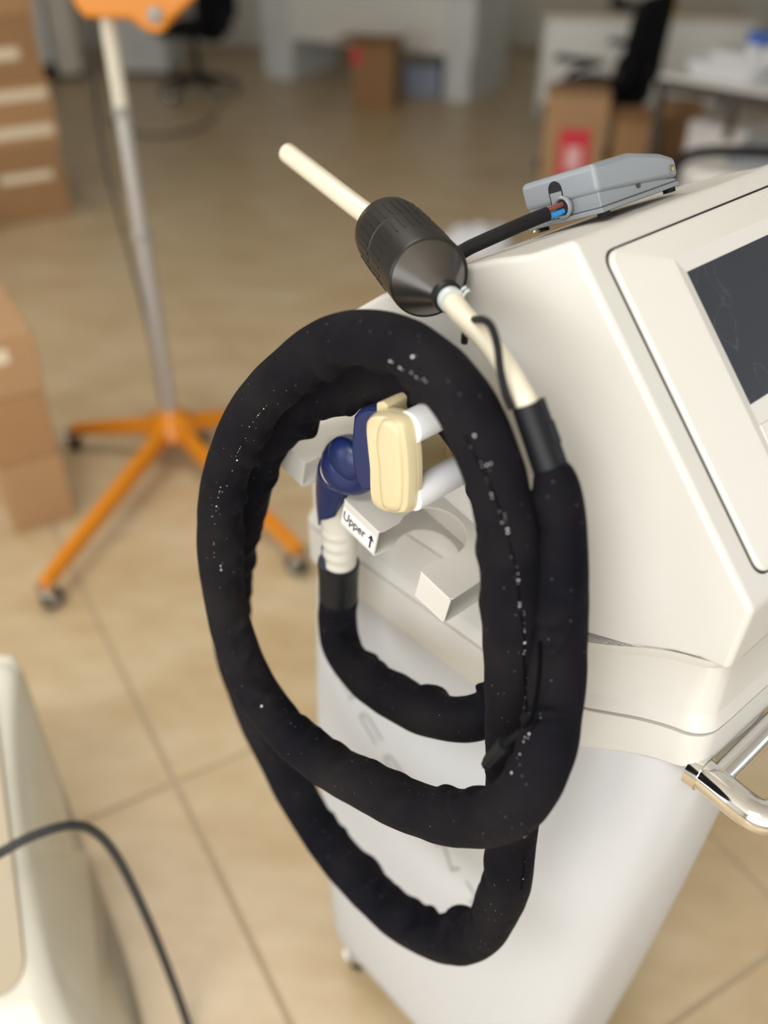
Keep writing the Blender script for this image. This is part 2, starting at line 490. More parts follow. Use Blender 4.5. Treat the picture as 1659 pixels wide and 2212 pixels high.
# lower body
rings = []
for q in (0, 0.012, 0.03, 0.1, 0.2, 0.3, 0.4, 0.5, 0.6, 0.7, 0.8, 0.88, 0.94, 1.0):
    r, z = ring_body(q)
    cen = Vector((0.3, 0.13, 0))
    sh = {0: 0.97, 0.012: 0.99}.get(q, 1.0)
    out = []
    for p in r:
        pp = cen + (p - cen) * sh
        zz = 0.06 + q * (s3(p.x) - 0.06)
        out.append(Vector((pp.x, pp.y, zz)))
    rings.append(out)
MB().add(*loft(rings)).build('body', M['body'], con, smooth=50)
# skirt bands of the head, one moulding with a ledge and a groove
rings = []
for fn, dz, ins in ((s3, 0.000, 0.004), (s3, 0.0015, 0.0015), (s3, 0.003, 0.0005), (s2, -0.0165, 0.0005), (s2, -0.0140, 0.0012), (s2, -0.0135, 0.0068), (s2, -0.0095, 0.0068),
                    (s2, -0.0090, 0.0006), (s2, -0.0075, 0.0), (s2, 0.0060, 0.0055), (s2, 0.0075, 0.0060), (s1, -0.0135, 0.0060), (s1, -0.0125, 0.0056), (s1, -0.0010, 0.0002), (s1, 0.001, 0.0)):
    rings.append([Vector((p.x, p.y, fn(p.x) + dz)) for p in ring_head(ins)])
MB().add(*loft(rings)).build('skirt', M['shell'], con, smooth=28)
# head: side profile carried across the width
prof = [(0.006, s1(0.0))]
for k in range(1, 25):
    a = 0.006 + (0.589 - 0.006) * k / 24
    prof.append((a, s1(a)))
prof += [(0.594, 1.155), (0.379, 1.395), (0.338, 1.372), (0.300, 1.357), (0.267, 1.341), (0.23, 1.322), (0.19, 1.299), (0.155, 1.278), (0.122, 1.254), (0.09, 1.228), (0.06, 1.198), (0.032, 1.160), (0.012, 1.115), (0.006, 1.06)]
hb = MB()
hb.prism(prof, lambda p: Vector((p[0], 0, p[1])), lambda p: Vector((p[0], WID, p[1])))
head = hb.build('head', M['shell'], con, smooth=40, bevel=0.006, seg=4, blimit=33)

# tilted display panel
SO = Vector((0.379, 0, 1.395)); SD = Vector((0.215, 0, -0.24)).normalized(); SN = Vector((-SD.z, 0, SD.x))
def sl(s, b, n=0.0): return SO + SD * s + Vector((0, b, 0)) + SN * n
def rrect(s0, s1_, b0, b1, r, n=6):
    out = []
    for cx, cy, a0 in ((s1_-r, b1-r, 0), (s0+r, b1-r, 90), (s0+r, b0+r, 180), (s1_-r, b0+r, 270)):
        for k in range(n + 1):
            a = math.radians(a0 + 90 * k / n)
            out.append((cx + r * math.cos(a), cy + r * math.sin(a)))
    return out
g = MB()
g.prism(rrect(0.0170, 0.3040, 0.0235, WID-0.022, 0.013), lambda p: sl(p[0], p[1], -0.004), lambda p: sl(p[0], p[1], 0.0006))
g.build('panel_gap', M['gap'], con, smooth=0)
R0 = rrect(0.0190, 0.302, 0.0255, WID-0.024, 0.012)
R0b = rrect(0.0215, 0.2995, 0.028, WID-0.0265, 0.0105)
R1 = rrect(0.0455, 0.272, 0.085, WID-0.080, 0.0006)
R2 = rrect(0.0580, 0.268, 0.0955, WID-0.088, 0.0006)
pn = len(R0)
rings = [[sl(p[0], p[1], -0.003) for p in R0], [sl(p[0], p[1], 0.0025) for p in R0], [sl(p[0], p[1], 0.0045) for p in R0b],
         [sl(p[0], p[1], 0.0125) for p in R1], [sl(p[0], p[1], 0.0100) for p in R2]]
pv, pf = loft(rings)
panel = MB().add(pv, pf).build('screen_panel', M['panel'], con, smooth=7)
g = MB(); g.prism([(0.0592, 0.0965), (0.0592, WID-0.089), (0.180, WID-0.089), (0.180, 0.0965)],
        lambda p: sl(p[0], p[1], 0.008), lambda p: sl(p[0], p[1], 0.0102))
g.build('screen', M['screen'], panel, smooth=0)
g = MB(); g.prism([(0.1985, 0.0955), (0.1985, WID-0.088), (0.2675, WID-0.088), (0.2675, 0.0955)],
        lambda p: sl(p[0], p[1], 0.008), lambda p: sl(p[0], p[1], 0.0112))
g.build('logo_plate', M['panel'], panel, smooth=0, bevel=0.0006, seg=2)
# printed letters: A and C with a bar below
def stroke_letters(strokes, place, wdt, th=0.0004):
    b = MB()
    for line in strokes:
        for (x0, y0), (x1, y1) in zip(line[:-1], line[1:]):
            d = Vector((x1 - x0, y1 - y0, 0)); 
            if d.length == 0: continue
            d.normalize(); n = Vector((-d.y, d.x, 0)) * wdt / 2; e = d * wdt / 2
            P = [Vector((x0, y0, 0)) - e - n, Vector((x1, y1, 0)) + e - n, Vector((x1, y1, 0)) + e + n, Vector((x0, y0, 0)) - e + n]
            b.prism(P, lambda p: place(p.x, p.y, 0.0), lambda p: place(p.x, p.y, th))
    return b
A_ = [[(0.1, 0), (0.1, 0.75), (0.3, 1), (0.7, 1), (0.7, 0)], [(0.1, 0.42), (0.7, 0.42)]]
C_ = [[(0.75, 1), (0.3, 1), (0.1, 0.75), (0.1, 0), (0.75, 0)]]
E_ = [[(0.75, 1), (0.1, 1), (0.1, 0), (0.75, 0)], [(0.1, 0.5), (0.65, 0.5)]]
N_ = [[(0.1, 0), (0.1, 1), (0.7, 0), (0.7, 1)]]
T_ = [[(0.0, 1), (0.8, 1)], [(0.4, 1), (0.4, 0)]]
def word(letters, sx, sy, gap=1.0):
    out = []
    for i, L in enumerate(letters):
        for line in L: out.append([((x + i * gap) * sx, y * sy) for x, y in line])
    return out
LB0, LS0 = 0.0970, 0.2265
lt = word([A_, C_], 0.0085, 0.0105)
lt.append([(0.0035, -0.0035), (0.016, -0.0035)])
stroke_letters(lt, lambda x, y, n: sl(LS0 - y, LB0 + x, 0.0112 + n), 0.0022).build('lettering', M['greyink'], panel, smooth=0)

# slanted print on the flank of the lower body
def flank_b(z):
    q = min(max((z - 0.06) / 0.8, 0), 1)
    return 0.004 - 0.058 * (1 - q) ** 0.9
p0 = (0.068, 0.690); p1 = (0.392, 0.470)
dx = Vector((p1[0] - p0[0], p1[1] - p0[1])); LT = dx.length; dx.normalize(); dy = Vector((-dx.y, dx.x))
def flank(x, y, n):
    a = p0[0] + dx.x * x + dy.x * y; z = p0[1] + dx.y * x + dy.y * y
    return Vector((a, flank_b(z) - 0.0008 - n, z))
lt = word([A_, C_, C_, E_, N_, T_], LT / 6.0, 0.020, 1.02)
stroke_letters(lt, flank, 0.0035).build('lettering', M['paleink'], con, smooth=0)

# chrome handle on the front
hz = 0.938
hb = MB()
hb.tube(catmull([(0.584, 0.018, hz), (0.605, 0.016, hz), (0.632, 0.013, hz), (0.649, 0.014, hz), (0.659, 0.026, hz), (0.661, 0.05, hz), (0.661, 0.12, hz), (0.661, 0.22, hz), (0.661, 0.31, hz), (0.659, 0.334, hz), (0.649, 0.346, hz), (0.632, 0.347, hz), (0.605, 0.344, hz), (0.584, 0.342, hz)], 6), 0.0160, 24)
handle = hb.build('handle', M['chrome'], con, smooth=40)
MB().tube([(0.604, 0.022, hz+0.005), (0.604, 0.338, hz+0.005)], 0.0115, 18).build('handle_rail', M['chrome'], handle, smooth=40)
for b_ in (0.018, 0.342):
    MB().tube([(0.578, b_, hz), (0.590, b_, hz)], 0.0185, 24).build('handle_flange', M['chrome'], handle, smooth=40)

# perforated metal holder on the flank
br_t = math.radians(12.6)
BP = Vector((math.cos(br_t), 0, -math.sin(br_t))); BR = Vector((math.sin(br_t), 0, math.cos(br_t)))
BO = Vector((0.094, -0.090, 1.087)); BH = 0.0365; BD = 0.090; BL = 0.262
def bk(x, y, z): return BO + BP * x + Vector((0, y, 0)) + BR * z
def notch(x0, x1):
    xc, hw = (x0 + x1) / 2, (x1 - x0) / 2
    r, yc = hw * 1.14, 0.046
    a0 = math.asin(min(hw * 0.94 / r, 1))
    pts = [(x0, 0), (x0 + 0.001, 0.004), (x0 + 0.004, 0.008)]
    pts = [(x0, 0.0), (x0 + 0.0015, 0.006)]
    for k in range(15):
        th = -(math.pi - a0) + 2 * (math.pi - a0) * k / 14
        pts.append((xc + r * math.sin(th), yc + r * math.cos(th)))
    pts += [(x1 - 0.0015, 0.006), (x1, 0.0)]
    return pts
NT = [(0.039, 0.1035), (0.158, 0.219)]
outline = [(0.003, 0), (0.0, 0.003), (0.0, BD), (BL, BD), (BL, 0.003), (BL - 0.003, 0)]
for x0, x1 in reversed(NT):
    outline += notch(x0, x1)[::-1]
hold = None
g = MB()
th = 0.0020
g.prism(outline, lambda p: bk(p[0], p[1], BH - th), lambda p: bk(p[0], p[1], BH))
g.prism(outline, lambda p: bk(p[0], p[1], 0), lambda p: bk(p[0], p[1], th))
for x0, x1 in ((0.0, NT[0][0]), (NT[0][1], NT[1][0]), (NT[1][1], BL)):
    g.prism([(x0 + 0.0006, th), (x1 - 0.0006, th), (x1 - 0.0006, BH - th), (x0 + 0.0006, BH - th)], lambda p: bk(p[0], 0.0, p[1]), lambda p: bk(p[0], th, p[1]))
g.prism([(0, th), (BL, th), (BL, BH - th), (0, BH - th)], lambda p: bk(p[0], BD - th, p[1]), lambda p: bk(p[0], BD, p[1]))
hold = g.build('handpiece_holder', M['bracket'], con, smooth=30, bevel=0.0006, seg=2)
# adhesive label with the word Upper and an arrow
lx0, lx1 = NT[0][1] + 0.0015, NT[1][0] - 0.002
g = MB(); g.prism([(lx0, 0.0045), (lx1, 0.0045), (lx1, 0.0265), (lx0, 0.0265)], lambda p: bk(p[0], -0.0001, p[1]), lambda p: bk(p[0], -0.0005, p[1]))
g.build('label', M['label'], hold, smooth=0)
cu = bpy.data.curves.new('label_text', 'FONT'); cu.body = 'Upper'; cu.size = 0.0168; cu.extrude = 0.00012; cu.offset = 0.00025
to = bpy.data.objects.new('label_text', cu); COL.objects.link(to)
dg = bpy.context.evaluated_depsgraph_get()
tm = bpy.data.meshes.new_from_object(to.evaluated_get(dg))
bpy.data.objects.remove(to, do_unlink=True)
xs = [v.co.x for v in tm.vertices]; wtx = max(xs) - min(xs)
fx = 0.0345 / wtx
for v in tm.vertices:
    v.co = bk(lx0 + 0.0022 + (v.co.x - min(xs)) * fx, -0.0007 - v.co.z, 0.0118 + v.co.y)
tm.materials.clear(); tm.materials.append(M['ink'])
lo = bpy.data.objects.new('lettering', tm); COL.objects.link(lo); lo.parent = hold
ax = lx1 - 0.0060
arrow = [(ax-0.0012, 0.0062), (ax+0.0012, 0.0062), (ax+0.0012, 0.0180), (ax+0.0046, 0.0172), (ax, 0.0252), (ax-0.0046, 0.0172), (ax-0.0012, 0.0180)]
g = MB(); g.prism(arrow, lambda p: bk(p[0], -0.0005, p[1]), lambda p: bk(p[0], -0.0008, p[1]))
g.build('arrow_print', M['ink'], hold, smooth=0)

# casters under the console
def caster_parts(parent, c, r=0.026, w=0.02, yaw=0.0, tire='rubber'):
    d = Vector((math.cos(yaw), math.sin(yaw), 0)); p = Vector((-d.y, d.x, 0)); c = Vector(c)
    wheel = MB().lathe([(r*0.55, -w/2), (r*0.92, -w/2), (r, -w*0.32), (r, w*0.32), (r*0.92, w/2), (r*0.55, w/2)], 24, axis=p, org=c + Vector((0, 0, r)) + d * 0.01)
    wo = wheel.build('caster_wheel', M[tire], parent, smooth=40)
    MB().lathe([(r*0.56, -w*0.56), (r*0.56, w*0.56)], 18, axis=p, org=c + Vector((0, 0, r)) + d * 0.01).build('caster_hub', M['greyhub'], wo, smooth=40)
    f = MB()
    q = p * (w * 0.75)
    for s_ in (-1, 1):
        a0 = c + q * s_ + Vector((0, 0, r)) + d * 0.01; a1 = c + q * s_ + Vector((0, 0, r * 2.15)) - d * 0.008
        f.tube([a0, (a0 + a1) / 2, a1], [0.006, 0.008, 0.010], 8)
    f.tube([c + Vector((0, 0, r * 2.0)), c + Vector((0, 0, r * 2.5))], 0.012 + w * 0.4, 14)
    f.build('caster_fork', M['steel'], parent, smooth=40)
for c in ((0.135, -0.036, 0), (0.42, -0.03, 0), (0.13, 0.25, 0), (0.42, 0.2, 0)):
    caster_parts(con, c, 0.024, 0.018, 2.0)

# ================================================================ HANDPIECE
HB = Vector((0.152, -0.060, 0.91))
hp = empty('treatment_handpiece', mac(HB), MROT, 'navy and cream handpiece with white rollers resting in the metal holder', 'handpiece')
def hbuild(b, name, m, parent=hp, **k): return b.build(name, m, parent, off=HB, **k)
path = catmull([on_b(735, 1222, -.0605), on_b(735, 1190, -.061), on_b(733, 1150, -.062), on_b(730, 1105, -.064), on_b(732, 1060, -.068), on_b(742, 1015, -.075)], 12)
npth = len(path)
def lerp_table(k, t):
    for (t0, r0), (t1, r1) in zip(k[:-1], k[1:]):
        if t <= t1: return r0 + (r1 - r0) * (t - t0) / (t1 - t0)
    return k[-1][1]
def rg(i):
    return lerp_table([(0, 0.0185), (0.15, 0.0192), (0.35, 0.0198), (0.55, 0.0200), (0.75, 0.0215), (0.9, 0.0235), (1.0, 0.0240)], i / (npth - 1))
def rgrip(i, a, d):
    t = i / (npth - 1); r = rg(i)
    if 0.05 < t < 0.5:                                      # soft finger ribs on the lower grip
        r *= 1 + 0.060 * math.sin((t - 0.05) * 52) * max(0.0, -d.y)
    return r
hbuild(MB().tube(path, rgrip, 32), 'grip_shell', M['grip'], smooth=60)
# cream back shell, its rim showing left of the navy bulb
def ellipsoid(c, rx, ry, rz, nu=28, nv=18):
    vs_ = []; fs_ = []
    for i in range(nv + 1):
        th_ = math.pi * i / nv
        for k in range(nu):
            ph = 2 * math.pi * k / nu
            vs_.append(Vector(c) + Vector((rx * math.sin(th_) * math.cos(ph), ry * math.sin(th_) * math.sin(ph), rz * math.cos(th_))))
    for i in range(nv):
        for k in range(nu):
            k2 = (k + 1) % nu
            fs_.append((i*nu + k, i*nu + k2, (i+1)*nu + k2, (i+1)*nu + k))
    return vs_, fs_
bk_c = on_b(746, 1000, -.060)
hbuild(MB().add(*ellipsoid(bk_c, 0.0300, 0.022, 0.0330)), 'back_shell', M['grip'], smooth=60)
# navy bulb with a round boss
nb_c = on_b(759, 1004, -.078)
hbuild(MB().add(*ellipsoid(nb_c, 0.0325, 0.0300, 0.0310)), 'navy_bulb', M['navy'], smooth=60)
bc = on_b(750, 990, -.0935)
hbuild(MB().add(*ellipsoid(bc, 0.0235, 0.0140, 0.0230)), 'boss', M['navy'], smooth=60)
# navy tongue running down the grip and navy wedge at its foot
def shell_on_grip(name, lim):
    T, N, B = frames(path); rows = []
    for i, p in enumerate(path):
        l_ = lim(i / (npth - 1))
        if l_ > 0.999: continue
        c_ = Vector((-0.90, -0.43, 0)); c_ = (c_ - T[i] * c_.dot(T[i])).normalized(); e_ = T[i].cross(c_)
        h_ = math.acos(max(-1, l_)); row = []
        for k in range(17):
            a = h_ * (k / 8 - 1)
            row.append(p + (c_ * math.cos(a) + e_ * math.sin(a)) * (rg(i) * (1.02 if k in (0, 16) else 1.0) + 0.0012))
        rows.append(row)
    n_ = 17
    sf = [(r*n_ + k, r*n_ + k + 1, (r+1)*n_ + k + 1, (r+1)*n_ + k) for r in range(len(rows) - 1) for k in range(n_ - 1)]
    o_ = hbuild(MB().add([v for r in rows for v in r], sf), name, M['navy'], smooth=60)
    m_ = o_.modifiers.new('solid', 'SOLIDIFY'); m_.thickness = 0.002; m_.offset = 0.5
shell_on_grip('navy_tongue', lambda t: lerp_table([(0, 2), (0.43, 1.2), (0.46, 0.96), (0.52, 0.80), (0.60, 0.55), (0.66, 0.1), (0.72, -0.3), (1.0, -0.6)], t))
shell_on_grip('navy_wedge', lambda t: lerp_table([(0, 0.28), (0.06, 0.42), (0.14, 0.66), (0.22, 0.88), (0.26, 0.99), (0.28, 2), (1, 2)], t))
# navy neck joining the bulb to the block
nk0 = nb_c + Vector((0, 0.013, 0)); nk1 = on_b(800, 985, -.068)
hbuild(MB().tube([nk0, nk0.lerp(nk1, 0.5), nk1], [0.017, 0.018, 0.022], 24), 'navy_neck', M['navy'], smooth=60)
# navy block that carries the applicator frame
blk = [on_b(x, y, -.118) for x, y in ((752, 968), (755, 925), (757, 902), (766, 890), (784, 884), (812, 886), (824, 960), (824, 1048), (806, 1064), (778, 1066), (764, 1040), (756, 1005))]
g = MB(); g.prism([(p.x, p.z) for p in blk], lambda p: Vector((p[0], -0.116, p[1])), lambda p: Vector((p[0] - 0.004, -0.052, p[1])))
hbuild(g, 'navy_block', M['navy'], smooth=40, bevel=0.005, seg=3)
# applicator frame: two end plates, a back wall and two rollers
PB0 = -0.132
PX_ = [(790, 912), (793, 960), (798, 1010), (799, 1060), (804, 1090), (826, 1107), (858, 1113), (880, 1106), (886, 1060), (885, 1000), (880, 950), (872, 918), (856, 901), (826, 893), (802, 895)]
pl3 = [on_b(x, y, PB0) for x, y in PX_]
PPR = [(p.x, p.y) for p in catmull([(p.x, p.z, 0) for p in pl3], 4, closed=True)]
pcx = sum(p[0] for p in PPR) / len(PPR); pcz = sum(p[1] for p in PPR) / len(PPR)
def plate(b0, b1, name, shift=(0, 0)):
    rings = []
    for f_, sc in ((0, 0.86), (0.10, 0.94), (0.3, 0.985), (0.55, 1.0), (0.62, 1.0), (0.64, 0.985), (0.68, 0.985), (0.70, 1.0), (1.0, 1.0)):
        rings.append([Vector((pcx + (x - pcx) * sc + shift[0], b0 + (b1 - b0) * f_, pcz + (z - pcz) * sc + shift[1])) for x, z in PPR])
    return hbuild(MB().add(*loft(rings)), name, M['cream'], smooth=30)
plate(PB0 - 0.002, PB0 + 0.014, 'end_plate'); plate(-0.034, -0.048, 'end_plate')
pad = [on_b(x, y, PB0) for x, y in ((826, 908), (846, 904), (862, 916), (870, 950), (875, 1000), (876, 1060), (870, 1098), (848, 1104), (832, 1094), (826, 1050), (824, 1000), (818, 950))]
P2 = [(p.x, p.y) for p in catmull([(p.x, p.z, 0) for p in pad], 4, closed=True)]
qx = sum(p[0] for p in P2) / len(P2); qz = sum(p[1] for p in P2) / len(P2)
hbuild(MB().add(*loft([[Vector((qx + (x-qx)*s_, b_, qz + (z-qz)*s_)) for x, z in P2] for b_, s_ in ((PB0 + 0.004, 1.02), (PB0 - 0.001, 1.0), (PB0 - 0.0035, 0.94), (PB0 - 0.0048, 0.82), (PB0 - 0.0052, 0.6))])), 'raised_pad', M['cream'], smooth=60)
a_lo, a_hi = min(p[0] for p in PPR), max(p[0] for p in PPR); z_lo, z_hi = min(p[1] for p in PPR), max(p[1] for p in PPR)
g = MB(); g.prism([(a_lo + 0.002, z_lo + 0.012), (a_lo + 0.002, z_hi - 0.006), (a_lo + 0.010, z_hi - 0.001), (a_lo + 0.016, z_hi - 0.003), (a_lo + 0.016, z_lo + 0.010)], lambda p: Vector((p[0], PB0 + 0.010, p[1])), lambda p: Vector((p[0], -0.044, p[1])))
hbuild(g, 'back_wall', M['cream'], smooth=40, bevel=0.002, seg=2)
for px_, py_ in ((888, 922), (890, 1069)):
    c_ = on_b(px_, py_, PB0 + 0.012)
    hbuild(MB().tube([(c_.x, PB0 + 0.010, c_.z), (c_.x, -0.046, c_.z)], 0.0142, 32), 'roller', M['white'], smooth=40)
CAMB = MI @ Vector((0, 0, H))
# black collar where the hose begins
hbuild(MB().lathe([(0.0228, 0.0), (0.0235, 0.004), (0.0232, 0.030), (0.0238, 0.052), (0.0245, 0.056), (0.0238, 0.060), (0.021, 0.061)], 30, axis=(0.05, 0, 1), org=on_b(731, 1293, -.0605)), 'collar', M['sleeve'], smooth=35)

# ================================================================ PADDED HOSE
HP = [(731, 1292, -.061, .0235), (728, 1335, -.064, .0240), (737, 1392, -.074, .0245), (775, 1447, -.088, .0250), (845, 1500, -.098, .0255), (930, 1540, -.098, .0255), (1020, 1550, -.086, .0250), (1090, 1500, -.062, .0240),
      (1120, 1390, -.052, .0235), (1110, 1240, -.050, .0235), (1075, 1080, -.056, .0235), (1025, 950, -.068, .0235), (945, 862, -.075, .0235), (850, 828, -.078, .0240), (745, 838, -.084, .0240), (645, 888, -.100, .0240),
      (572, 975, -.116, .0235), (532, 1090, -.128, .0240), (505, 1210, -.134, .0245), (500, 1330, -.136, .0255), (515, 1440, -.140, .0250), (560, 1560, -.146, .0255), (615, 1665, -.150, .0260), (685, 1785, -.155, .0265), (770, 1890, -.156, .0270),
      (865, 1978, -.152, .0270), (955, 2028, -.145, .0265), (1035, 2015, -.135, .0260), (1082, 1940, -.128, .0255), (1102, 1830, -.124, .0250), (1106, 1690, -.124, .0240), (1106, 1540, -.127, .0238), (1106, 1390, -.129, .0238), (1102, 1240, -.130, .0238), (1084, 1100, -.130, .0240),
      (1046, 965, -.130, .0243), (985, 852, -.128, .0246), (900, 768, -.126, .0246), (800, 733, -.127, .0242), (705, 752, -.132, .0240), (610, 820, -.145, .0240), (535, 915, -.160, .0240), (488, 1025, -.175, .0238), (474, 1140, -.186, .0236), (482, 1260, -.193, .0236),
      (505, 1375, -.198, .0236), (555, 1490, -.203, .0240), (628, 1582, -.206, .0246), (722, 1658, -.206, .0250), (830, 1715, -.202, .0252), (940, 1757, -.196, .0255), (1040, 1765, -.190, .0255), (1120, 1725, -.182, .0250), (1172, 1640, -.165, .0240), (1196, 1520, -.135, .0232), (1205, 1390, -.113, .0225),
      (1211, 1250, -.103, .0215), (1211, 1130, -.100, .0195), (1203, 1060, -.100, .0178), (1195, 1025, -.100, .0155), (1188, 1008, -.100, .0125)]
cp = []; cr = []
for px, py, b, r in HP:
    cp.append(on_b(px, py, b)); cr.append(r)
pc = catmull(cp, 14)
rc = [v.x for v in catmull([(r, 0, 0) for r in cr], 14)]
# even spacing
L = [0.0]
for i in range(1, len(pc)): L.append(L[-1] + (pc[i] - pc[i-1]).length)
STEP = 0.0028; nS = int(L[-1] / STEP); hpts = []; hr = []; j = 0
for i in range(nS + 1):
    s_ = L[-1] * i / nS
    while j < len(L) - 2 and L[j+1] < s_: j += 1
    f_ = (s_ - L[j]) / max(L[j+1] - L[j], 1e-9)
    hpts.append(pc[j].lerp(pc[j+1], f_)); hr.append(rc[j] * (1 - f_) + rc[j+1] * f_)
for _ in range(6):
    hpts = [hpts[0]] + [(hpts[i-1] + hpts[i] * 2 + hpts[i+1]) / 4 for i in range(1, len(hpts)-1)] + [hpts[-1]]
# curvature, smoothed: the cloth bunches up on the inside of each bend
K = []
W_ = 9
for i in range(len(hpts)):
    a = hpts[max(i-W_, 0)]; b = hpts[min(i+W_, len(hpts)-1)]
    d2 = a + b - hpts[i] * 2
    K.append(d2 / ((W_ * STEP) ** 2))
rnd = random.Random(3)
folds = []
s_ = 0.02
while s_ < L[-1]:
    for _ in range(rnd.choice((1, 2, 2))):
        folds.append((s_ + rnd.uniform(-0.012, 0.012), rnd.uniform(0.0045, 0.011), rnd.uniform(0.45, 1.0) * rnd.choice((1, 1, 1, -0.7)), rnd.uniform(-0.9, 0.9), rnd.uniform(0.35, 0.95), rnd.uniform(-0.016, 0.016)))
    s_ += rnd.uniform(0.020, 0.052)
folds.sort()
REF = []
T_, N_h, B_h = frames(hpts)
for i in range(len(hpts)):                       # angle of the inside of the bend in the ring's own frame
    k = K[i]
    REF.append(math.atan2(k.dot(B_h[i]), k.dot(N_h[i])) if k.length > 1e-6 else 0.0)
near = [[f for f in folds if abs(i * STEP - f[0]) < 0.05] for i in range(len(hpts))]
def hose_r(i, a, d):
    s = i * STEP; r = hr[i]; k = K[i]; kl = k.length
    inner = max(0.0, d.dot(k) / kl) if kl > 1e-6 else 0.0
    w = min(kl / 6.0, 1.0)
    rel = (a - REF[i] + math.pi) % (2 * math.pi) - math.pi
    add = 0.0
    for fs, fw, fa, fc, fwid, sk in near[i]:
        da = rel - fc
        g_ = math.exp(-((s - fs - sk * da) / fw) ** 2 - (da / fwid) ** 2)
        add += g_ * fa * (0.05 + 0.30 * w)
    add -= 0.13 * inner * w
    nz_ = noise.noise(Vector((s * 16, math.cos(a) * 0.9, math.sin(a) * 0.9))) * 0.075 + noise.noise(Vector((s * 45, math.cos(a) * 1.8, 7 + math.sin(a) * 1.8))) * 0.03
    end = min(1.0, s / 0.02 + 0.6)
    return r * (1 + (add + nz_) * end)
HSEG = 48
hv, hf = sweep(hpts, hose_r, HSEG)
HO = on_b(985, 2035, -.145); HO.z -= 0.03
hose = empty('padded_hose', mac(HO), MROT, 'long black fabric-covered hose coiled in loops on the console flank', 'hose')
jk = MB().add(hv, hf).build('fabric_jacket', M['jersey'], hose, smooth=180, off=HO)
# seam stitches and lint on the camera-side of the loops
wv = [mac(p) for p in hv]
proj = [project(p) for p in wv]
grid = {}
for i, (x, y, d) in enumerate(proj):
    if i >= nS * HSEG: break
    grid.setdefault((int(x // 20), int(y // 20)), []).append(i)
def snap(px, py):
    best = None
    for gx in (-1, 0, 1):
        for gy in (-1, 0, 1):
            for i in grid.get((int(px // 20) + gx, int(py // 20) + gy), ()):
                x, y, d = proj[i]
                sc = math.hypot(x - px, y - py) + (d - 0.6) * 160
                if best is None or sc < best[0]: best = (sc, i)
    return best[1] if best else None
def snap_norm(i):
    return (hv[i] - hpts[i // HSEG]).normalized()
lint = MB(); rl = random.Random(11)
def fleck(i, size):
    n = snap_norm(i); p = hv[i] + n * 0.0004
    t = n.orthogonal().normalized(); u = n.cross(t)
    m_ = rl.randint(3, 4); a0 = rl.random() * 6
    ring = []
    for k in range(m_):
        a = a0 + 2 * math.pi * k / m_; rr = size * rl.uniform(0.5, 1.1)
        ring.append(p + t * math.cos(a) * rr + u * math.sin(a) * rr)
    top = p + n * size * 0.5
    lint.add(ring + [top], [(k, (k+1) % m_, m_) for k in range(m_)])
seams = [[(1003, 938), (1022, 975), (1047, 1022), (1066, 1068), (1083, 1110), (1096, 1150), (1108, 1200), (1117, 1250), (1124, 1300), (1129, 1350), (1132, 1400), (1134, 1450), (1136, 1500), (1136, 1540)],
         [(842, 782), (868, 796), (895, 812), (920, 826)],
         [(575, 878), (555, 900), (538, 930), (522, 965), (508, 1000), (495, 1035), (484, 1065)],
         [(1135, 1800), (1134, 1840), (1131, 1880), (1128, 1920)],
         [(480, 1050), (463, 1110), (458, 1170), (474, 1228)],
         [(1170, 1545), (1150, 1580), (1130, 1605), (1105, 1670)]]
for sm in seams:
    line = catmull([(x, y, 0) for x, y in sm], 8)
    for p in line:
        if rl.random() < 0.42:
            i = snap(p.x + rl.uniform(-2, 2), p.y)
            if i is not None: fleck(i, rl.choice((0.0004, 0.0005, 0.0006, 0.0008, 0.0012)))
for (x, y) in ((1027, 936), (890, 771), (1047, 1005), (1060, 1003), (1120, 1240), (1121, 1252), (1122, 1262), (1124, 1302), (1125, 1310), (1131, 1390), (568, 1525), (475, 1220), (477, 1232), (1098, 1150), (1099, 1142), (1105, 1672), (1109, 1668)):
    i = snap(x, y)
    if i is not None: fleck(i, rl.uniform(0.0010, 0.0017))
tag(lint.build('seam_lint', M['lint'], hose, smooth=0, off=HO), kind='stuff')
for sm in (seams[0], seams[3], seams[5][:3]):
    ii = [snap(p.x, p.y) for p in catmull([(x, y, 0) for x, y in sm], 3)]
    P = []
    for i in ii:
        if i is not None and (not P or (hv[i] - P[-1]).length > 0.004): P.append(hv[i] + snap_norm(i) * 0.0002)
    for _ in range(3):
        P = [P[0]] + [(P[k-1] + P[k]*2 + P[k+1]) / 4 for k in range(1, len(P)-1)] + [P[-1]]
    MB().tube(catmull(P, 3), 0.0007, 6).build('seam', M['thread'], hose, off=HO)
# clip sleeve at the upper end
sa = on_b(1190, 1018, -.100); sb = on_b(1138, 872, -.100)
ax_ = (sb - sa)
g = MB().lathe([(0.0125, 0), (0.0128, 0.002), (0.0122, ax_.length * 0.5), (0.0118, ax_.length - 0.002), (0.0112, ax_.length)], 30, axis=ax_, org=sa)
slv = g.build('clip_sleeve', M['sleeve'], hose, smooth=40, off=HO)
# raised rib with its latch along the right of the sleeve
n_ax = ax_.normalized(); cdir = (CAMB - (sa + sb) / 2).normalized()
rdir = n_ax.cross(cdir).normalized() * -1
if (project(mac(sa + rdir * 0.01))[0] < project(mac(sa))[0]): rdir = -rdir
g = MB()
c0 = sa + rdir * 0.0115 + cdir * 0.005; c1 = sb + rdir * 0.0112 + cdir * 0.005
g.tube([c0, c0.lerp(c1, 0.33), c0.lerp(c1, 0.34), c0.lerp(c1, 0.66), c0.lerp(c1, 0.67), c1], [0.0022, 0.0022, 0.0032, 0.0032, 0.0022, 0.0022], 8)
g.build('clip_rib', M['sleeve'], slv, smooth=40, off=HO)

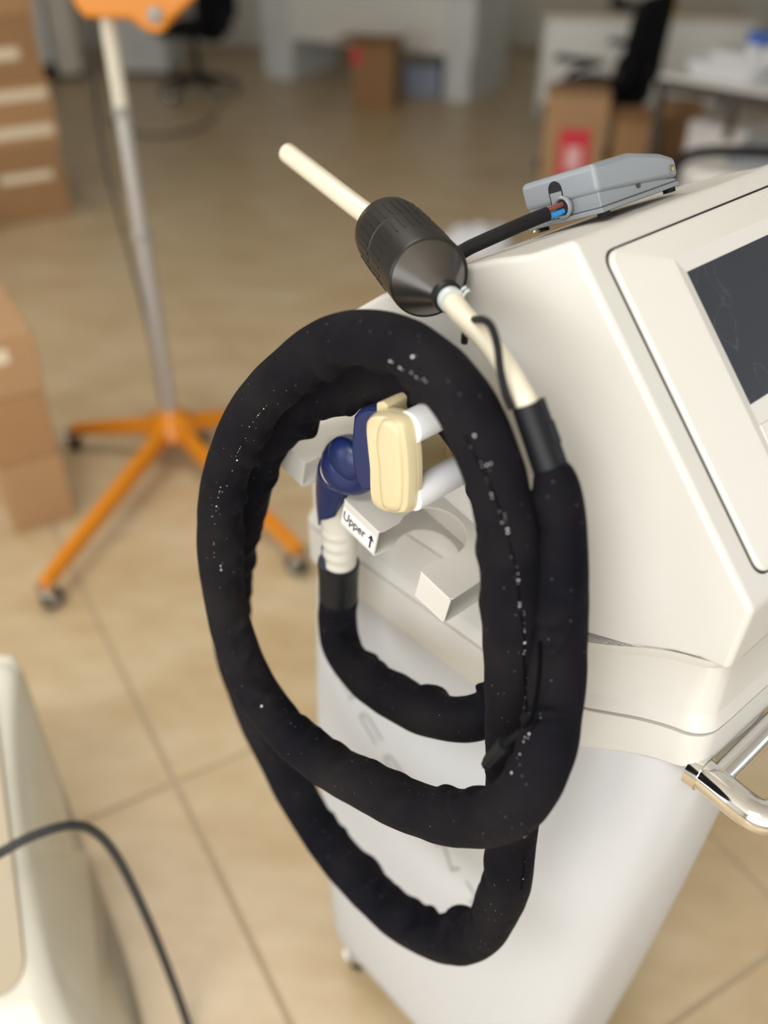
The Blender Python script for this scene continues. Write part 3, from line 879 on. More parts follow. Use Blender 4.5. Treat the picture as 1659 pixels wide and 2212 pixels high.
# ================================================================ BLACK COUPLING WITH PALE TUBES
N0 = MI @ at_depth(928, 602, 0.785); F0 = MI @ at_depth(836, 497, 0.890)
ax_ = (F0 - N0); CL = ax_.length; axn = ax_.normalized()
CB = Vector((N0.x, N0.y, N0.z - 0.034))
cpl = empty('tube_coupling', mac(CB), MROT, 'ribbed black tube coupling with pale hose lying above the coiled hose', 'coupling')
def cb(b, name, m, parent=cpl, **k): return b.build(name, m, parent, off=CB, **k)
def rib_r(r): return r
prof_ = [(0.0340, 0.0), (0.0350, 0.001), (0.0353, 0.004), (0.0353, CL * 0.52), (0.0340, CL * 0.525), (0.0340, CL * 0.535), (0.0353, CL * 0.54), (0.0348, CL * 0.86), (0.0335, CL * 0.95), (0.0300, CL)]
cb(MB().lathe(prof_, 56, axis=ax_, org=N0), 'housing', M['blackplastic'], smooth=40)
q = axn.to_track_quat('Z', 'Y').to_matrix()
rb = None
for k in range(30):
    a = 2 * math.pi * k / 30
    d = q @ Vector((math.cos(a), math.sin(a), 0)); e = axn.cross(d)
    for (f0, f1) in ((0.27, 0.50), (0.56, 0.82)):
        r0, r1 = 0.0353, 0.0353 if f1 < 0.6 else 0.0349
        p_ = N0 + axn * CL * f0 + d * (r0 - 0.0006); p2_ = N0 + axn * CL * f1 + d * (r1 - 0.0006)
        g = MB(); hw = 0.0010
        g.add([p_ - e*hw, p_ + e*hw, p2_ + e*hw, p2_ - e*hw, p_ - e*hw*0.6 + d*0.0013, p_ + e*hw*0.6 + d*0.0013, p2_ + e*hw*0.6 + d*0.0013, p2_ - e*hw*0.6 + d*0.0013],
              [(0,3,2,1),(4,5,6,7),(0,1,5,4),(1,2,6,5),(2,3,7,6),(3,0,4,7)])
        cb(g, 'rib', M['blackplastic'], smooth=0)
# near cone, collar, clamp, tube
C1 = MI @ at_depth(968, 642, 0.752)
cax = C1 - N0; cl = cax.length
cb(MB().lathe([(0.0338, -0.001), (0.0330, 0.0002), (0.0115, cl * 0.86), (0.011, cl)], 48, axis=cax, org=N0), 'cone', mat('worn_cone', (0.13, 0.12, 0.11), 0.30, metal=0.85, var=0.2, vscale=60), smooth=25)
cb(MB().lathe([(0.0122, 0), (0.0130, 0.001), (0.0130, 0.0085), (0.0122, 0.0095)], 32, axis=cax, org=N0 + cax * 0.84), 'collar_ring', M['sleeve'], smooth=35)
tb = catmull([C1 - cax.normalized() * 0.006, C1 + cax.normalized() * 0.004] + [on_b(x, y, C1.y + (-0.100 - C1.y) * f_) for x, y, f_ in ((1003, 686, 0.25), (1050, 735, 0.5), (1093, 795, 0.78), (1120, 840, 0.93))] + [on_b(1138, 872, -.100), on_b(1146, 893, -.100)], 10)
cb(MB().tube(tb, [0.0095 - 0.0006 * min(i / 30, 1) for i in range(len(tb))], 24), 'pale_tube', M['tubing'], smooth=60)
cd = cax.normalized()
clm = cb(MB().lathe([(0.0102, 0), (0.0106, 0.001), (0.0106, 0.012), (0.0102, 0.013)], 32, axis=cd, org=C1 - cd * 0.002), 'clamp_band', M['clamp'], smooth=35)
sidew = (MI.to_3x3() @ Vector((0.8, -0.2, 0.6))).normalized()
for o_ in (0.002, 0.0085):
    p_ = C1 + cd * o_ + sidew * 0.010
    e = cd.cross(sidew).normalized()
    g = MB().tube([p_ - e * 0.0015, p_ + sidew * 0.004 + e * 0.001, p_ + sidew * 0.0075 + e * 0.001], [0.0012, 0.0012, 0.0014], 8)
    cb(g, 'clamp_tab', M['clamp'], clm)
# far neck and rear tube
tip = MI @ at_depth(622, 331, 1.04)
fd = (tip - F0).normalized()
cb(MB().lathe([(0.0185, -0.002), (0.0185, 0.010), (0.0150, 0.014)], 30, axis=axn, org=F0), 'rear_neck', M['sleeve'], smooth=35)
rt = catmull([F0, F0 + axn * 0.012, F0.lerp(tip, 0.25), F0.lerp(tip, 0.6), tip], 8)
cb(MB().tube(rt, 0.0108, 24), 'rear_tube', M['tubing'], smooth=60)

# thin black sensor cable with its plug
sc_pts = [on_b(1003, 740, -.060), on_b(1006, 712, -.062), on_b(1018, 694, -.068), on_b(1040, 690, -.095), on_b(1060, 704, -.112), on_b(1074, 745, -.112), on_b(1081, 800, -.113), on_b(1092, 850, -.114), on_b(1105, 882, -.112)]
CBs = Vector((sc_pts[0].x, sc_pts[0].y, sc_pts[0].z - 0.02))
MBc = MB().tube(catmull(sc_pts, 10), 0.0030, 14)
sc_o = empty('sensor_cable', mac(CBs), MROT, 'thin black cable looping beside the pale tube', 'cable')
MBc.build('cable', M['rubber'], sc_o, smooth=60, off=CBs)
pg0 = on_b(1052, 1652, -.176); pg1 = on_b(1092, 1606, -.176); pg2 = on_b(1128, 1578, -.168)
PB = Vector((pg0.x, pg0.y, pg0.z - 0.01))
plug = empty('cable_plug', mac(PB), MROT, 'small black cable plug hanging between the hose loops', 'plug')
g = MB().tube([pg0, pg0.lerp(pg1, 0.15), pg0.lerp(pg1, 0.16), pg0.lerp(pg1, 0.85), pg0.lerp(pg1, 0.86), pg1], [0.0052, 0.0056, 0.0066, 0.0066, 0.0074, 0.0066], 8)
g.build('plug_body', M['rubber'], plug, smooth=30, off=PB)
g = MB(); rr_ = []; pp_ = []
for k in range(22):
    pp_.append(pg1.lerp(pg2, k / 21)); rr_.append(0.0050 - 0.0016 * k / 21 if k % 2 else 0.0034 - 0.0010 * k / 21)
g.tube(pp_, rr_, 12).build('strain_relief', M['rubber'], plug, smooth=20, off=PB)
wp = catmull([pg2, on_b(1148, 1550, -.166), on_b(1160, 1500, -.158), on_b(1166, 1440, -.150), on_b(1167, 1385, -.140)], 8)
MB().tube(wp, 0.0018, 10).build('plug_wire', M['thread'], plug, smooth=60, off=PB)

# ================================================================ FOOT PEDAL ON TOP
pa = math.radians(25.0)
PO = Vector((0.320, 0.124, 1.3705))
PX = Vector((0, 1, 0)); PY = Vector((-math.cos(pa), 0, -math.sin(pa))); PZ = Vector((-math.sin(pa), 0, math.cos(pa)))
def pd(x, y, z): return PO + PX * x + PY * y + PZ * z
PBs = pd(0.05, 0.045, 0)
ped = empty('foot_pedal', mac(PBs), MROT, 'grey plastic foot pedal lying on top of the console', 'foot pedal')
def pbuild(b, name, m, parent=ped, **k): return b.build(name, m, parent, off=PBs, **k)
PLX, PLY = 0.122, 0.090
g = MB(); pr = [(0, 0.004), (0.0, 0.010), (0.004, 0.022), (0.085, 0.0115), (PLX, 0.0115), (PLX, 0.004)]
g.prism([(-0.001, 0.003), (-0.001, 0.0075), (PLX-0.004, 0.0075), (PLX-0.004, 0.003)], lambda p: pd(p[0], -0.0005, p[1]), lambda p: pd(p[0], PLY+0.001, p[1]))
pbuild(g, 'base_plate', M['greyplastic'], smooth=30, bevel=0.0012, seg=2)
g = MB(); g.prism([(0.003, 0.0075), (0.003, 0.024), (0.03, 0.024), (PLX - 0.002, 0.0105), (PLX-0.002, 0.0075)], lambda p: pd(p[0], 0.003, p[1]), lambda p: pd(p[0], PLY - 0.003, p[1]))
pbuild(g, 'lower_shell', M['greyplastic'], smooth=30, bevel=0.002, seg=2)
g = MB(); g.prism([(0.0, 0.0205), (0.0, 0.046), (0.055, 0.046), (0.100, 0.037), (PLX, 0.029), (PLX, 0.0105)], lambda p: pd(p[0], 0.0, p[1]), lambda p: pd(p[0], PLY, p[1]))
pbuild(g, 'tread_cover', M['greyplastic'], smooth=40, bevel=0.0055, seg=4, blimit=25)
pbuild(MB().lathe([(0.0035, -0.0006), (0.0035, 0.0006), (0.0022, 0.0010)], 20, axis=-PY, org=pd(PLX - 0.0105, -0.0008, 0.0200)), 'hinge_pin', M['brass'], smooth=30)
pbuild(MB().lathe([(0.0052, -0.001), (0.0052, 0.0004)], 20, axis=-PY, org=pd(PLX - 0.0105, -0.0002, 0.0200)), 'pin_boss', M['greyplastic'], smooth=30)
pbuild(MB().lathe([(0.0025, -0.002), (0.0025, 0.0015)], 16, axis=-PY, org=pd(0.060, 0.003, 0.0155)), 'side_screw', M['darkmetal'], smooth=30)
# arched cable slot, gland and wires on the tall end
arch = [(0.040, 0.0205), (0.040, 0.033)] + [(0.048 - 0.008 * math.cos(math.radians(t)), 0.033 + 0.008 * math.sin(math.radians(t))) for t in range(15, 180, 15)] + [(0.056, 0.033), (0.056, 0.0205)]
g = MB(); g.prism(arch, lambda p: pd(-0.0004, p[0], p[1]), lambda p: pd(0.003, p[0], p[1]))
pbuild(g, 'cable_slot', M['gap'], smooth=0)
g = MB(); g.prism([(0.041, 0.008), (0.041, 0.031), (0.0545, 0.031), (0.0545, 0.008)], lambda p: pd(-0.0008, p[0], p[1]), lambda p: pd(0.002, p[0], p[1]))
pbuild(g, 'slot_plate', M['greyplastic'], smooth=0)
gl = pd(-0.002, 0.042, 0.0165)
tor = MB(); tv = []; tf = []
for i in range(28):
    A = 2 * math.pi * i / 28
    for k in range(8):
        B_ = 2 * math.pi * k / 8
        rr = 0.0088 + 0.0018 * math.cos(B_)
        tv.append(gl + PY * rr * math.cos(A) + PZ * rr * math.sin(A) + PX * 0.003 * math.sin(B_))
for i in range(28):
    for k in range(8):
        tf.append((i*8+k, ((i+1)%28)*8+k, ((i+1)%28)*8+(k+1)%8, i*8+(k+1)%8))
pbuild(MB().add(tv, tf), 'cable_gland', M['greyplastic'], smooth=60)
pbuild(MB().lathe([(0.0078, -0.001), (0.0078, 0.001)], 24, axis=PX, org=gl + PX * 0.001), 'gland_hole', M['gap'], smooth=30)
w0 = gl + PX * 0.003
ce = MI @ at_depth(1183, 462, 0.850)
cpts = [ce, MI @ at_depth(1150, 475, 0.847), MI @ at_depth(1085, 503, 0.84), MI @ at_depth(1020, 532, 0.838), MI @ at_depth(985, 550, 0.838), MI @ at_depth(940, 560, 0.85)]
cbl = pbuild(MB().tube(catmull(cpts, 8), 0.0066, 20), 'cable', M['rubber'], smooth=60)
for off_, m_ in ((0.003, 'wirebrown'), (-0.0032, 'wireblue')):
    pbuild(MB().tube(catmull([ce + PZ * off_ * 0.9 - PX * 0.002, ce.lerp(w0, 0.5) + PZ * off_, w0 + PZ * off_], 6), 0.0027, 12), 'wire', M[m_], cbl, smooth=60)
for x_ in (0.008, PLX - 0.012):
    for y_ in (0.006, PLY - 0.01):
        pbuild(MB().lathe([(0.006, -0.001), (0.006, 0.0035)], 16, axis=PZ, org=pd(x_, y_, 0)), 'rubber_foot', M['rubber'], smooth=30)
pbuild(MB().box(0, 0.001, 0, 0.001, 0, 0.001).__class__().lathe([(0.0042, 0), (0.0046, 0.001), (0.0030, 0.0028), (0.001, 0.0032)], 16, axis=PZ, org=pd(-0.012, 0.072, 0.0005)), 'screw_head', M['brass'], smooth=40)

# ================================================================ ORANGE WHEELED STAND
hub = on_z(382, 985, 0)
st = empty('lamp_stand', (hub.x, hub.y, 0), 0, 'orange wheeled stand with tall grey pole and orange head', 'stand')
def sbuild(b, name, m, parent=st, **k): return b.build(name, m, parent, off=(hub.x, hub.y, 0), **k)
def up(z): return Vector((hub.x, hub.y, z))
sbuild(MB().lathe([(0.030, 0.085), (0.075, 0.09), (0.085, 0.105), (0.075, 0.135), (0.045, 0.16), (0.032, 0.175)], 32, org=(hub.x, hub.y, 0)), 'hub', M['orange'], smooth=50)
zz = lambda y: H - hub.y / ray(380, y).y * -ray(380, y).z
sbuild(MB().tube([up(0.16), up(0.74)], 0.0235, 24), 'lower_pole', M['polegrey'], smooth=60)
sbuild(MB().tube([up(0.72), up(1.07)], 0.0215, 24), 'middle_pole', M['polegrey'], smooth=60)
sbuild(MB().tube([up(1.05), up(1.34)], 0.0200, 24), 'upper_pole', M['poleupper'], smooth=60)
for z_, r_ in ((0.735, 0.0275), (1.06, 0.0252)):
    sbuild(MB().lathe([(r_ - 0.003, -0.012), (r_, -0.009), (r_, 0.010), (r_ - 0.004, 0.014)], 28, org=(hub.x, hub.y, z_)), 'pole_collar', M['greyhub'], smooth=40)
legs = [on_z(110, 1312, 0), on_z(165, 972, 0), on_z(648, 1238, 0), Vector((hub.x + 0.40, hub.y + 0.17, 0))]
for e in legs:
    d = (e - up(0)).normalized()
    p0_, p1_ = up(0.125) + d * 0.03, Vector((e.x, e.y, 0.085))
    pd_ = Vector((-d.y, d.x, 0)) * 0.019
    g = MB()
    P = []
    for p_, hh, ww in ((p0_, 0.032, 1.1), (p1_, 0.020, 0.9)):
        P += [p_ - pd_*ww - Vector((0,0,hh)), p_ + pd_*ww - Vector((0,0,hh)), p_ + pd_*ww + Vector((0,0,hh*0.6)), p_ - pd_*ww + Vector((0,0,hh*0.6))]
    g.add(P, [(0,3,2,1),(4,5,6,7),(0,1,5,4),(1,2,6,5),(2,3,7,6),(3,0,4,7)])
    sbuild(g, 'leg', M['orange'], smooth=30, bevel=0.006, seg=2)
class _S: pass
def caster_at(parent, rootloc, c, r, w, yaw):
    caster_parts(parent, Vector(c) - Vector(rootloc), r, w, yaw)
for k, e in enumerate(legs):
    caster_at(st, (hub.x, hub.y, 0), e, 0.030, 0.028, 0.7 + k)
for e in (on_z(335, 940, 0), on_z(438, 962, 0)):
    caster_at(st, (hub.x, hub.y, 0), e, 0.028, 0.024, 2.0)
    sbuild(MB().tube([up(0.115), Vector((e.x, e.y, 0.07))], 0.016, 12), 'leg', M['orange'], smooth=40)
# orange head at the top of the pole
hz0 = 1.285
g = MB()
for k in range(1): pass
hx0, hx1 = hub.x - 0.055, hub.x + 0.205
prf = [(hx0, hz0 + 0.03), (hx0 + 0.02, hz0), (hub.x + 0.075, hz0 - 0.003), (hub.x + 0.10, hz0 - 0.025), (hub.x + 0.13, hz0 - 0.036), (hub.x + 0.155, hz0 - 0.028), (hub.x + 0.17, hz0 - 0.004), (hx1, hz0 + 0.02), (hx1 + 0.04, hz0 + 0.05), (hx1 + 0.04, hz0 + 0.16), (hx0, hz0 + 0.16)]
g.prism(prf, lambda p: Vector((p[0], hub.y - 0.08, p[1])), lambda p: Vector((p[0], hub.y + 0.10, p[1])))
sbuild(g, 'head', M['orange'], smooth=40, bevel=0.012, seg=3)
sbuild(MB().lathe([(0.018, -0.004), (0.018, 0.006), (0.012, 0.009)], 24, axis=(0, -1, 0), org=(hub.x + 0.135, hub.y - 0.082, hz0 + 0.008)), 'head_knob', M['greyhub'], smooth=40)
# power cord of the stand hanging beside the pole down to the floor
cpts = [Vector((hub.x - 0.03, hub.y - 0.02, 1.28)), Vector((hub.x - 0.07, hub.y + 0.03, 1.12)), Vector((hub.x - 0.085, hub.y + 0.06, 0.9)), Vector((hub.x - 0.06, hub.y + 0.05, 0.68)), Vector((hub.x - 0.03, hub.y + 0.02, 0.45)), Vector((hub.x - 0.025, hub.y + 0.01, 0.2))]
sbuild(MB().tube(catmull(cpts, 10), 0.005, 10), 'power_cord', M['cord'], smooth=60)

# ================================================================ CARTONS
def carton(name, corner, ux, uy, w, d, h, z0, m, label, tapes=(), group=None, flaps=False):
    """corner: front-right bottom corner; ux points left along the front, uy to the back"""
    corner = Vector((corner.x, corner.y, z0))
    ctr = corner + ux * w / 2 + uy * d / 2
    root = empty(name, ctr, 0, label, 'box', group)
    def P(x, y, z): return corner + ux * x + uy * y + Vector((0, 0, z))
    g = MB()
    vs_ = [P(0,0,0), P(w,0,0), P(w,d,0), P(0,d,0), P(0,0,h), P(w,0,h), P(w,d,h), P(0,d,h)]
    fs_ = [(0,3,2,1),(0,1,5,4),(1,2,6,5),(2,3,7,6),(3,0,4,7)]
    if not flaps: fs_.append((4,5,6,7))
    g.add(vs_, fs_)
    if flaps:
        g2 = MB()
    body = g.build('carton_body', m, root, smooth=0, bevel=0 if flaps else 0.003, seg=1, off=ctr)
    if flaps:
        so = body.modifiers.new('solid', 'SOLIDIFY'); so.thickness = 0.005; so.offset = -1
        for k, (a0, a1, o) in enumerate((((0,0), (w,0), (0,-1)), ((0,d), (w,d), (0,1)), ((0,0), (0,d), (-1,0)), ((w,0), (w,d), (1,0)))):
            l = min(w, d) * 0.42; ang = (0.35, 0.9, 0.6, 0.2)[k]
            q0 = P(a0[0], a0[1], h); q1 = P(a1[0], a1[1], h)
            out = (ux * o[0] + uy * o[1]) * l * math.cos(ang) + Vector((0, 0, 1)) * l * math.sin(ang) * (1 if k % 2 == 0 else -0.3)
            nn = (q1 - q0).cross(out).normalized() * 0.004
            f = MB().add([q0, q1, q1 + out, q0 + out, q0 + nn, q1 + nn, q1 + out + nn, q0 + out + nn], [(0,3,2,1),(4,5,6,7),(0,1,5,4),(1,2,6,5),(2,3,7,6),(3,0,4,7)])
            f.build('flap', m, root, smooth=0, off=ctr)
    for (x0, x1, z0_, z1_) in tapes:
        f = MB()
        f.add([P(x0,-0.0008,z0_), P(x1,-0.0008,z0_), P(x1,-0.0008,z1_), P(x0,-0.0008,z1_), P(x0,0.0002,z0_), P(x1,0.0002,z0_), P(x1,0.0002,z1_), P(x0,0.0002,z1_)],
              [(0,3,2,1),(4,5,6,7),(0,1,5,4),(1,2,6,5),(2,3,7,6),(3,0,4,7)])
        f.build('tape', M['tape'], root, smooth=0, off=ctr)
    return root, P, ctr
# near stack at the left edge of the picture
c1 = on_z(166, 1116, 0)
for k, (hh, mm, lb, tp) in enumerate(((0.225, 'card2', 'lowest brown carton of the low stack beside the orange stand', ()),
                                  (0.20, 'card', 'middle brown carton of the low stack beside the orange stand', ()),
                                  (0.175, 'card2', 'top taped brown carton of the low stack beside the orange stand', ((0.07, 0.172, 0.10, 0.14),)))):
    z0_ = (0, 0.226, 0.427)[k]
    carton('cardboard_box', c1 + E1 * (-0.006 * (k % 2)), -E1, -E2, 0.175, 0.45, hh, z0_, M[mm], lb, tp, 'cartons in the low stack')
# taller stack farther back
c2 = on_z(157, 463, 0)
zs = 0
for k, (hh, mm, lb, tp) in enumerate(((0.36, 'card3', 'lowest brown carton of the tall stack at far left', ((0.06, 0.32, 0.20, 0.24),)),
                                   (0.30, 'card', 'carton with two pale tape strips in the tall stack', ((0.02, 0.36, 0.22, 0.265), (0.02, 0.38, 0.05, 0.10))),
                                   (0.28, 'card3', 'third carton up in the tall stack, one pale tape strip', ((0.10, 0.36, 0.10, 0.15),)),
                                   (0.26, 'card', 'uppermost carton of the tall stack, cut by the top edge', ()))):
    carton('cardboard_box', c2 + E1 * (0.012 * (k % 2)), -E1, -E2, 0.55, 0.45, hh, zs, M[mm], lb, tp, 'cartons in the tall stack')
    zs += hh + 0.001
# carton with red label beside the desk
c3 = on_z(848, 240, 0)
rt_, P_, ctr_ = carton('cardboard_box', c3, Vector((-0.97, 0.24, 0)), Vector((0.24, 0.97, 0)), 0.30, 0.30, 0.44, 0, M['card3'], 'open brown carton with red label standing before the white desk', (), None, True)
def sticker(root, P, ctr, x0, x1, z0, z1, m, name='sticker', lift=0.0012):
    f = MB().add([P(x0,-lift,z0), P(x1,-lift,z0), P(x1,-lift,z1), P(x0,-lift,z1), P(x0,0,z0), P(x1,0,z0), P(x1,0,z1), P(x0,0,z1)],
              [(0,3,2,1),(4,5,6,7),(0,1,5,4),(1,2,6,5),(2,3,7,6),(3,0,4,7)])
    return f.build(name, M[m], root, smooth=0, off=ctr)
sticker(rt_, P_, ctr_, 0.235, 0.298, 0.29, 0.40, 'red')
# cartons on the floor behind the pedal
c4 = on_z(1288, 450, 0)
uxa, uya = Vector((-0.985, 0.17, 0)), Vector((0.17, 0.985, 0))
rt_, P_, ctr_ = carton('cardboard_box', c4, uxa, uya, 0.32, 0.28, 0.56, 0, M['card2'], 'tall brown carton with red sticker behind the foot pedal', ())
sk = sticker(rt_, P_, ctr_, 0.075, 0.235, 0.15, 0.40, 'red')
f = MB().add([P_(0.115,-0.002,0.19), P_(0.195,-0.002,0.19), P_(0.195,-0.002,0.31), P_(0.115,-0.002,0.31)], [(0,1,2,3)])
f.build('sticker_print', M['pinkprint'], sk, smooth=0, off=ctr_)
c5 = on_z(1392, 455, 0)
carton('cardboard_box', c5, uxa, uya, 0.215, 0.26, 0.46, 0, M['card'], 'shorter open brown carton right of the red-stickered one', (), None, True)
c6 = on_z(1498, 375, 0)
carton('cardboard_box', c6, uxa, uya, 0.22, 0.25, 0.36, 0, M['card3'], 'dark brown carton beyond the dark-framed table', ())

# ================================================================ DESKS
def desk(name, p_l, p_r, depth, h, label, pedestals, panel_z):
    """p_l, p_r: front corners on the floor"""
    ux = (p_r - p_l); wd_ = ux.length; ux.normalize(); uy = Vector((-ux.y, ux.x, 0))
    if uy.y < 0: uy = -uy
    ctr = (p_l + p_r) / 2 + uy * depth / 2
    root = empty(name, (ctr.x, ctr.y, 0), math.atan2(ux.y, ux.x), label, 'desk')
    w2, d2 = wd_ / 2, depth / 2
    MB().box(-w2, w2, -d2, d2, h - 0.03, h).build('desk_top', M['desktop'], root, smooth=0, bevel=0.003)
    MB().box(-w2 + 0.02, w2 - 0.02, -d2 + 0.02, -d2 + 0.04, panel_z, h - 0.03).build('front_panel', M['desk'], root, smooth=0, bevel=0.002)
    for x0, x1 in pedestals:
        MB().box(x0 - w2, x1 - w2, -d2 + 0.005 if x1 - x0 > 0.035 else d2 - 0.1, d2 - 0.02, 0, h - 0.03).build('pedestal', M['deskleg'], root, smooth=0, bevel=0.003)
    return root
dl = on_z(560, 190, 0) + Vector((0, 0.42, 0)); dr = on_z(1030, 255, 0) + Vector((0, 0.42, 0))
wl = (dr - dl).length
desk('office_desk', dl, dr, 0.7, 0.72, 'long pale office desk with white pedestals against the far side', ((0.0, 0.28), (wl - 0.24, wl - 0.04)), 0.30)
dl2, dr2 = Vector((0.98, 6.35, 0)), Vector((2.25, 6.20, 0))
desk('office_desk', dl2, dr2, 0.7, 0.73, 'pale office desk behind the black chair and cartons', ((0.02, 0.05), (1.22, 1.27)), 0.22)
# desk things
def simple(name, b, m, label, cat, loc, bevel=0.0, smooth=40, group=None):
    o = b.build(name, M[m], None, smooth=smooth, bevel=bevel)
    o.location = loc
    return tag(o, label, cat, group)
kb = empty('desk_phone', (1.55, 6.55, 0.73), 0.2, 'dark phone on the pale desk near the black chair', 'phone')
MB().box(-0.11, 0.11, -0.10, 0.10, 0, 0.035).build('phone_base', M['blackplastic'], kb, bevel=0.01)
MB().tube(catmull([(-0.085, -0.09, 0.045), (-0.09, -0.04, 0.062), (-0.09, 0.04, 0.062), (-0.085, 0.09, 0.045)], 6), 0.020, 12).build('phone_handset', M['blackplastic'], kb)
yb = empty('tape_dispenser', (1.72, 6.42, 0.73), 0.3, 'small yellow box on the pale desk corner', 'box')
MB().box(-0.07, 0.07, -0.04, 0.04, 0, 0.045).build('box_body', M['yellow'], yb, bevel=0.006)
MB().box(-0.072, 0.072, -0.042, 0.042, 0.045, 0.052).build('box_lid', M['yellow'], yb, bevel=0.003)
bx_ = empty('storage_box', on_z(905, 208, 0) , -0.4, 'pale blue-grey storage box under the long desk', 'box')
MB().box(-0.16, 0.16, 0, 0.25, 0, 0.19).build('box_body', M['bluegrey'], bx_, bevel=0.006)
MB().box(-0.167, 0.167, -0.007, 0.257, 0.19, 0.215).build('box_lid', M['bluegrey'], bx_, bevel=0.006)
db = empty('computer_tower', on_z(962, 200, 0) + Vector((0, 0.1, 0)), -0.4, 'black computer tower under the long desk', 'computer')
MB().box(-0.06, 0.06, 0, 0.36, 0.01, 0.24).build('tower_case', M['blackplastic'], db, bevel=0.006)
MB().box(-0.05, 0.05, -0.006, 0.001, 0.03, 0.22).build('front_bezel', M['rubber'], db, bevel=0.003)

# ================================================================ OFFICE CHAIRS
def office_chair(loc, rz, label, back=True):
    root = empty('office_chair', loc, rz, label, 'chair', 'office chairs')
    for k in range(5):
        a = 2 * math.pi * k / 5 + 0.3
        d = Vector((math.cos(a), math.sin(a), 0))
        MB().tube([Vector((0,0,0.13)), d * 0.12 + Vector((0,0,0.115)), d * 0.29 + Vector((0,0,0.075))], [0.030, 0.024, 0.017], 12).build('leg', M['rubber'], root)
        caster_parts(root, d * 0.285, 0.027, 0.04, a + 1.2)
    MB().lathe([(0.035, 0.10), (0.04, 0.15), (0.028, 0.16), (0.028, 0.28), (0.018, 0.285), (0.018, 0.40), (0.06, 0.405), (0.06, 0.43)], 24).build('column', M['rubber'], root)
    g = MB(); P = rrect(-0.23, 0.23, -0.24, 0.24, 0.09)
    g.add(*loft([[Vector((x * s_, y * s_, z)) for x, y in P] for z, s_ in ((0.425, 0.90), (0.43, 0.97), (0.455, 1.0), (0.480, 0.98), (0.492, 0.88))]))
    g.build('seat', M['fabric'], root, smooth=60)
    P = rrect(0.0, 0.46, -0.22, 0.22, 0.10)
    def bp(z, y, t): 
        f = z / 0.46
        return Vector((-0.24 - 0.05 * f + 0.03 * math.sin(f * 3.1) + t, y * (1 - 0.15 * f), 0.50 + z))
    g = MB(); g.add(*loft([[bp(0.23 + (z - 0.23) * s_, y * s_, t) for z, y in P] for t, s_ in ((-0.035, 0.90), (-0.03, 0.98), (0.0, 1.0), (0.022, 0.97), (0.03, 0.85))]))
    g.build('backrest', M['fabric'], root, smooth=60)
    MB().tube(catmull([(-0.05, 0, 0.41), (-0.20, 0, 0.40), (-0.29, 0, 0.46), (-0.295, 0, 0.62)], 6), 0.022, 12).build('back_bar', M['rubber'], root)
    for s_ in (-1, 1):
        ar = MB().tube(catmull([(0.05, 0.22*s_, 0.43), (0.06, 0.285*s_, 0.46), (0.03, 0.295*s_, 0.58), (-0.10, 0.295*s_, 0.64)], 6), 0.014, 10).build('arm_support', M['rubber'], root)
        MB().box(-0.16, 0.12, 0.27*s_ - 0.0 if s_ > 0 else -0.33, 0.33 if s_ > 0 else -0.27, 0.64, 0.67).build('arm_pad', M['rubber'], ar, bevel=0.012)
    return root
office_chair((on_z(432, 205, 0).x, on_z(432, 205, 0).y, 0), 2.6, 'black swivel office chair on the left before the far desk')
office_chair((1.21, 5.62, 0), 2.45, 'black office chair with tall back beside the cartons')

# floor cord
fc = [on_z(235, 250, 0.008), on_z(270, 280, 0.008), on_z(330, 292, 0.008), on_z(400, 285, 0.008), on_z(450, 265, 0.008), on_z(470, 240, 0.008)]
g = MB().tube(catmull(fc, 10), 0.008, 8)
o = g.build('floor_cord', M['cord'], None, smooth=60, off=fc[0]); o.location = fc[0]
tag(o, 'dark cord curling on the floor below the left office chair', 'cord')

# ================================================================ DARK-FRAMED TABLE AT THE RIGHT
tp0 = Vector((1.262, 4.60, 0)); tpd = Vector((0.38, -0.36, 0)).normalized(); tpn = Vector((0.36, 0.38, 0)).normalized()
tabl = empty('work_table', tp0, math.atan2(tpd.y, tpd.x), 'table with dark metal frame and white top at right edge', 'table')
TW, TD, TH = 1.3, 0.7, 0.72
MB().box(0.0, TW, 0.0, TD, TH, TH + 0.02).build('table_top', M['desk'], tabl, smooth=0, bevel=0.003)
MB().box(0.0, TW, -0.012, 0.022, TH - 0.045, TH + 0.004).build('front_rail', M['darkmetal'], tabl, smooth=0, bevel=0.002)
MB().box(0.0, TW, TD - 0.03, TD, TH - 0.04, TH).build('rear_rail', M['darkmetal'], tabl, smooth=0, bevel=0.002)
for x_ in (0.0, 0.36, TW - 0.03):
    for y_ in (0.0, TD - 0.035):
        MB().box(x_, x_ + 0.032, y_, y_ + 0.032, 0, TH - 0.04).build('leg', M['darkmetal'], tabl, smooth=0, bevel=0.002)
MB().box(0.0, TW, 0.3, 0.33, 0.18, 0.21).build('stretcher', M['darkmetal'], tabl, smooth=0, bevel=0.002)
def tl(x, y, z): return tp0 + tpd * x + tpn * y + Vector((0, 0, z))
TRZ = math.atan2(tpd.y, tpd.x)
def tthing(name, x, y, z, label, cat, rz=0.0, group=None): return empty(name, tl(x, y, z), TRZ + rz, label, cat, group)
tr = tthing('parts_tray', 0.24, 0.20, TH + 0.02, 'white tray heaped with pale parts on the dark-framed table', 'tray')
g = MB(); P = rrect(-0.17, 0.17, -0.13, 0.13, 0.03)
g.add(*loft([[Vector((x*s_, y*s_, z)) for x, y in P] for z, s_ in ((0, 0.86), (0.005, 0.88), (0.06, 1.0), (0.062, 0.985), (0.012, 0.86))]))
g.build('tray_shell', M['bag'], tr, smooth=50)
for i, (x_, y_, z_) in enumerate(((0.10, 0.08, TH + 0.085), (0.18, 0.02, TH + 0.09))): pass
